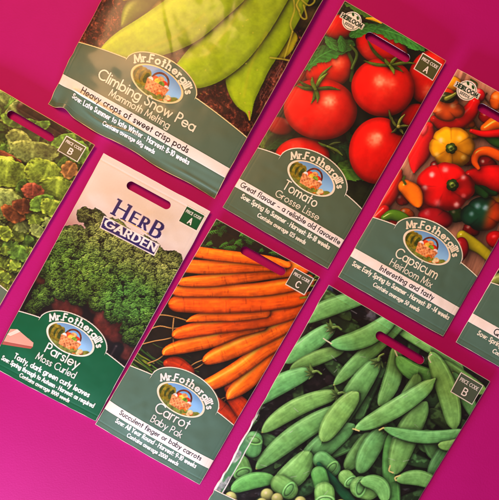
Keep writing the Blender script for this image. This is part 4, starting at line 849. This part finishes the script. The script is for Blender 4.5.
    def cut(cx, cy, R, L, a, c=1.):                                            # short cut pieces with round ends
        dx, dy = math.cos(a), math.sin(a); pd([(cx - dx * L, cy - dy * L, R), (cx, cy, R), (cx + dx * L, cy + dy * L, R)], c, int(cx), False)
        ex, ey = cx + dx * L, cy + dy * L; ro = math.atan2(dy, dx)
        blob(cv, ex, ey, R * .52, R * .98, ro, PG * c * 1.25, spec=0, sr=1.2, shadow=.2, mott=.1, flat=.2); blob(cv, ex + dx * .5, ey + dy * .5, R * .38, R * .78, ro, PG * c * .68, spec=0, shadow=0, flat=.2, soft=1.2)
        blob(cv, ex + dx * .6, ey + dy * .6, R * .3, R * .66, ro, PG * c * .98, spec=.05, shadow=.1, sr=1, mott=.2, flat=.5)
    cut(253, 444, 9, 4, -1.4, 1.0); cut(241, 468, 10, 4, 1.2, .92); pod(232, 490, 274, 478, 9, 1., -.1, 30)
    pod(274, 486, 308, 452, 14, 1.05, .08, 31); cut(284, 485, 9.5, 5, .6, 1.02)
    cut(326, 462, 9, 6, .7, 1.05); pd([(318, 462, 2), (330, 476, 4), (344, 492, 5), (356, 506, 4)], K(42, 104, 68), 33, False); cut(347, 477, 7.5, 3, .8, 1.12); cut(320, 478, 8, 6, 1.3, 1.0)
    cut(324, 494, 10, 4, 1.5, 1.15); cut(364, 486, 11, 4, 3.4, 1.1); pod(360, 480, 384, 500, 9, 1.08, -.3, 35)
    for (x, y, q) in ((267, 493, 6.5), (277, 497, 6), (262, 502, 6), (231, 497, 6), (300, 500, 6), (273, 506, 6), (340, 503, 6)): blob(cv, x, y, q, q, 0, K(178, 186, 120), hl=[(x - 1.5, y - 2, .4, 1.6)])
    for k in range(40):
        x = r.uniform(240, 470); y = r.uniform(310, 500); stroke(cv, [(x, y), (x + r.uniform(-6, 6), y + r.uniform(-5, 5))], K(190, 196, 200), r.uniform(.2, .45), .35, .7)
    # white side fold and crimped seam on the left
    U, V, = cv.U, cv.V; wv = 1.1 * (vn(V / 6, V * 0, 96) - .5)
    m = sm(U, 9.5, 6.8) * sm(V, 142, 120); cv.put(ALL, m * .8, np.broadcast_to(K(190, 200, 204), cv.c.shape) * (.6 + .6 * fbm(X / 3, Y / 3, 2, 98))[..., None]); 
    cv.put(ALL, m * sm(vn(U / 4, V / 14, 99), .5, .6) * .85, np.broadcast_to(K(70, 128, 84), cv.c.shape))
    for cen, wd in ((8.4, .55), (.8, 1.0)): cv.put(ALL, sm(wd + wv * .3 - np.abs(U - cen - wv * .5), -.2, .3) * (sm(V, 150, 128) if cen > 2 else .95 * sm(V, 175, 140)), np.broadcast_to(K(226, 232, 232), cv.c.shape))
    p = dict(uc=93, drx=39, dhb=76.4, dry=20, edge=70, notch=76.8, em=(93, 70, 27.5, 14.8), ban=(22.6, 33.2), ink=SAGE, bord=K(226, 226, 214), desc='sage green label panel with an arched top')
    paint_label(cv, p)
    uv = [cv.uv(*q) for q in ((460.5, 372.5), (483, 385.5), (472, 403.5), (449.5, 391.5))]; b = ((uv[0][0] + uv[3][0]) / 2, (uv[2][1] + uv[3][1]) / 2, (uv[1][0] + uv[2][0]) / 2, (uv[0][1] + uv[1][1]) / 2)
    badge(cv, *b, 'B', K(84, 98, 84)); trim(cv, K(206, 216, 190), .42)
    a = cv.uv(376, 333.2); b2 = cv.uv(422, 361.5); a = cv.uv(399.2, 347.3)
    return cv, p, (a[0], a[1], 22.5, 4.4), b

# ------------------------------------------------------------------ build
def snow_extra(U, V, W, H):
    z = 3.4 * sm(V, 2, 24) - .3 * np.exp(-((V - 20 - 3 * np.sin(U / 33)) / 3.2) ** 2) * sm(U, 8, 30)
    z = z + 1.0 * np.exp(-((V - 22.8 - 1.2 * np.sin(U / 21)) / 1.9) ** 2) * sm(U, 14, 30) * sm(U, 135, 70) + .8 * np.exp(-((V - 13 - 3 * np.sin(U / 15 + 1)) / 1.8) ** 2) * sm(U, 30, 50) * sm(U, 110, 80) + .7 * np.exp(-((V - 7) / 2.2) ** 2) * sm(U, 120, 160)
    z = z + .7 * np.sin(U / 11 + V / 19) * np.exp(-(V / 16) ** 2) * sm(U, 12, 30)
    z = z + 4.2 * np.exp(-((U - 17) / 9) ** 2) * np.exp(-(V / 15) ** 2) - 1.2 * np.exp(-((U - 6) / 5) ** 2) * np.exp(-(V / 12) ** 2)
    z = z + .5 * np.sin(U / 26 + 1.2 * np.sin(V / 21)) * sm(V, 30, 60) + .35 * (vn(V / 9, U / 30, 7) - .5) * np.exp(-U / 10)
    return z
def snow_warp(U, V, W, H):
    d = 4.2 * np.exp(-((U - 19) / 7.5) ** 2) * np.exp(-V / 14) + .9 * np.sin(U / 12.) * np.exp(-V / 9) * sm(U, 20, 40)
    e = 1.6 * np.exp(-((V - 26) / 9) ** 2) * np.exp(-U / 10) + .7 * (vn(V / 7, V * 0, 12) - .5) * np.exp(-U / 6)
    return d * .49 + e * .87, -d * .87 + e * .49
def pea_warp(U, V, W, H):
    e = 1.6 * (vn(V / 5.5, V * 0, 13) - .5) * np.exp(-U / 5) * sm(V, 190, 150) + .8 * (vn(V / 13, V * 0, 15) - .5) * np.exp(-U / 8)
    return e * .86, e * .5
SPEC = [
 (art_lettuce, 'seed packet with frilly green and red lettuce leaves, at the left edge of the photo', dict(seed=1, bulge=2.6), M_PRINT),
 (art_snow, 'wide seed packet of yellow-green snow pea pods with a curled bottom edge', dict(seed=2, bulge=5, edge=.9, extra=snow_extra, warp=snow_warp, crink=.3), M_FOIL),
 (art_tomato, 'seed packet covered with glossy red tomatoes and green leaves', dict(seed=3, bulge=3.2), M_PRINT),
 (art_capsicum, 'seed packet showing red, yellow and orange capsicums on wood', dict(seed=4, bulge=3.2), M_PRINT),
 (art_right, 'mostly cropped seed packet at the right edge, only its lower left corner in the photo', dict(seed=5, bulge=3.0), M_PRINT),
 (art_parsley, 'cream seed packet with a curly parsley plant and a dark green label', dict(seed=6, bulge=2.8), M_PRINT),
 (art_carrot, 'seed packet with a bunch of orange carrots', dict(seed=7, bulge=3.6, edge=1.2), M_PRINT),
 (art_pea, 'wide seed packet filled with green pea pods, its lower end cut off by the photo', dict(seed=8, bulge=5, edge=1.1, warp=pea_warp, crink=.25), M_FOIL),
]
for art, lab, kw, m in SPEC:
    cv, lp, slot, b = art(); finish(cv, 1.0 if art is art_lettuce else 1.12 if art in (art_parsley, art_pea) else 1.18, .25 if art in (art_lettuce, art_pea) else .38)
    pk = Packet(cv, lab, m, **kw)
    pk.build_body(slot, .6 if cv.W > 150 else .56)
    pk.label_parts(lp, .6 if art in (art_lettuce, art_pea) else .36)
    pk.rect('price_badge', b[0] - .35, b[1] - .35, b[2] + .35, b[3] + .35, .1, .3)
    if art in (art_tomato, art_capsicum):
        pc, R = ((351.5, 22), 9.8) if art is art_tomato else ((466.2, 91.1), 10.2)
        uc, vc = cv.uv(*pc)
        def rf(a, R=R):
            c = np.abs(np.cos(a)) + 1e-6; s_ = np.sin(a); hb = np.where(s_ > 0, R * .3 + .6, R * .3 - .6); sb = np.abs(s_) + 1e-6
            return np.maximum(R, np.minimum(R * 1.36 / c, hb / sb)) + .15
        pk.polar('round_seal', uc, vc, rf, .1, 44, 360)
    del cv, pk

# ------------------------------------------------------------------ light
def area(name, loc, size, power, col, target=(0, 0, 0)):
    L = bpy.data.lights.new(name, 'AREA'); L.shape = 'RECTANGLE'; L.size, L.size_y = size; L.energy = power; L.color = col
    o = bpy.data.objects.new(name, L); C.objects.link(o); o.location = loc
    o.rotation_euler = (Vector(target) - Vector(loc)).to_track_quat('-Z', 'Y').to_euler(); return o
area('window_light', (-.40, -.66, .145), (.45, .10), 16.5, (.74, .77, 1.0), (0, -.05, 0))
area('ceiling_lamp', (-.31, .54, .84), (.42, .42), 11, (1, .50, .22), (0, .05, 0))
w = bpy.data.worlds.new('World'); bpy.context.scene.world = w; w.use_nodes = True
w.node_tree.nodes['Background'].inputs['Color'].default_value = (1, .80, .72, 1); w.node_tree.nodes['Background'].inputs['Strength'].default_value = .25

cam = bpy.data.cameras.new('camera'); co = bpy.data.objects.new('camera', cam); C.objects.link(co); bpy.context.scene.camera = co
fov = math.radians(50); cam.sensor_fit = 'HORIZONTAL'; cam.angle = fov; Hc = (249.5 * S) / math.tan(fov / 2)
co.location = (0, 0, Hc + .003); cam.clip_start = .01; cam.clip_end = 20
sc = bpy.context.scene; sc.view_settings.view_transform = 'Standard'; sc.view_settings.look = 'None'; sc.view_settings.exposure = 0; sc.view_settings.gamma = 1
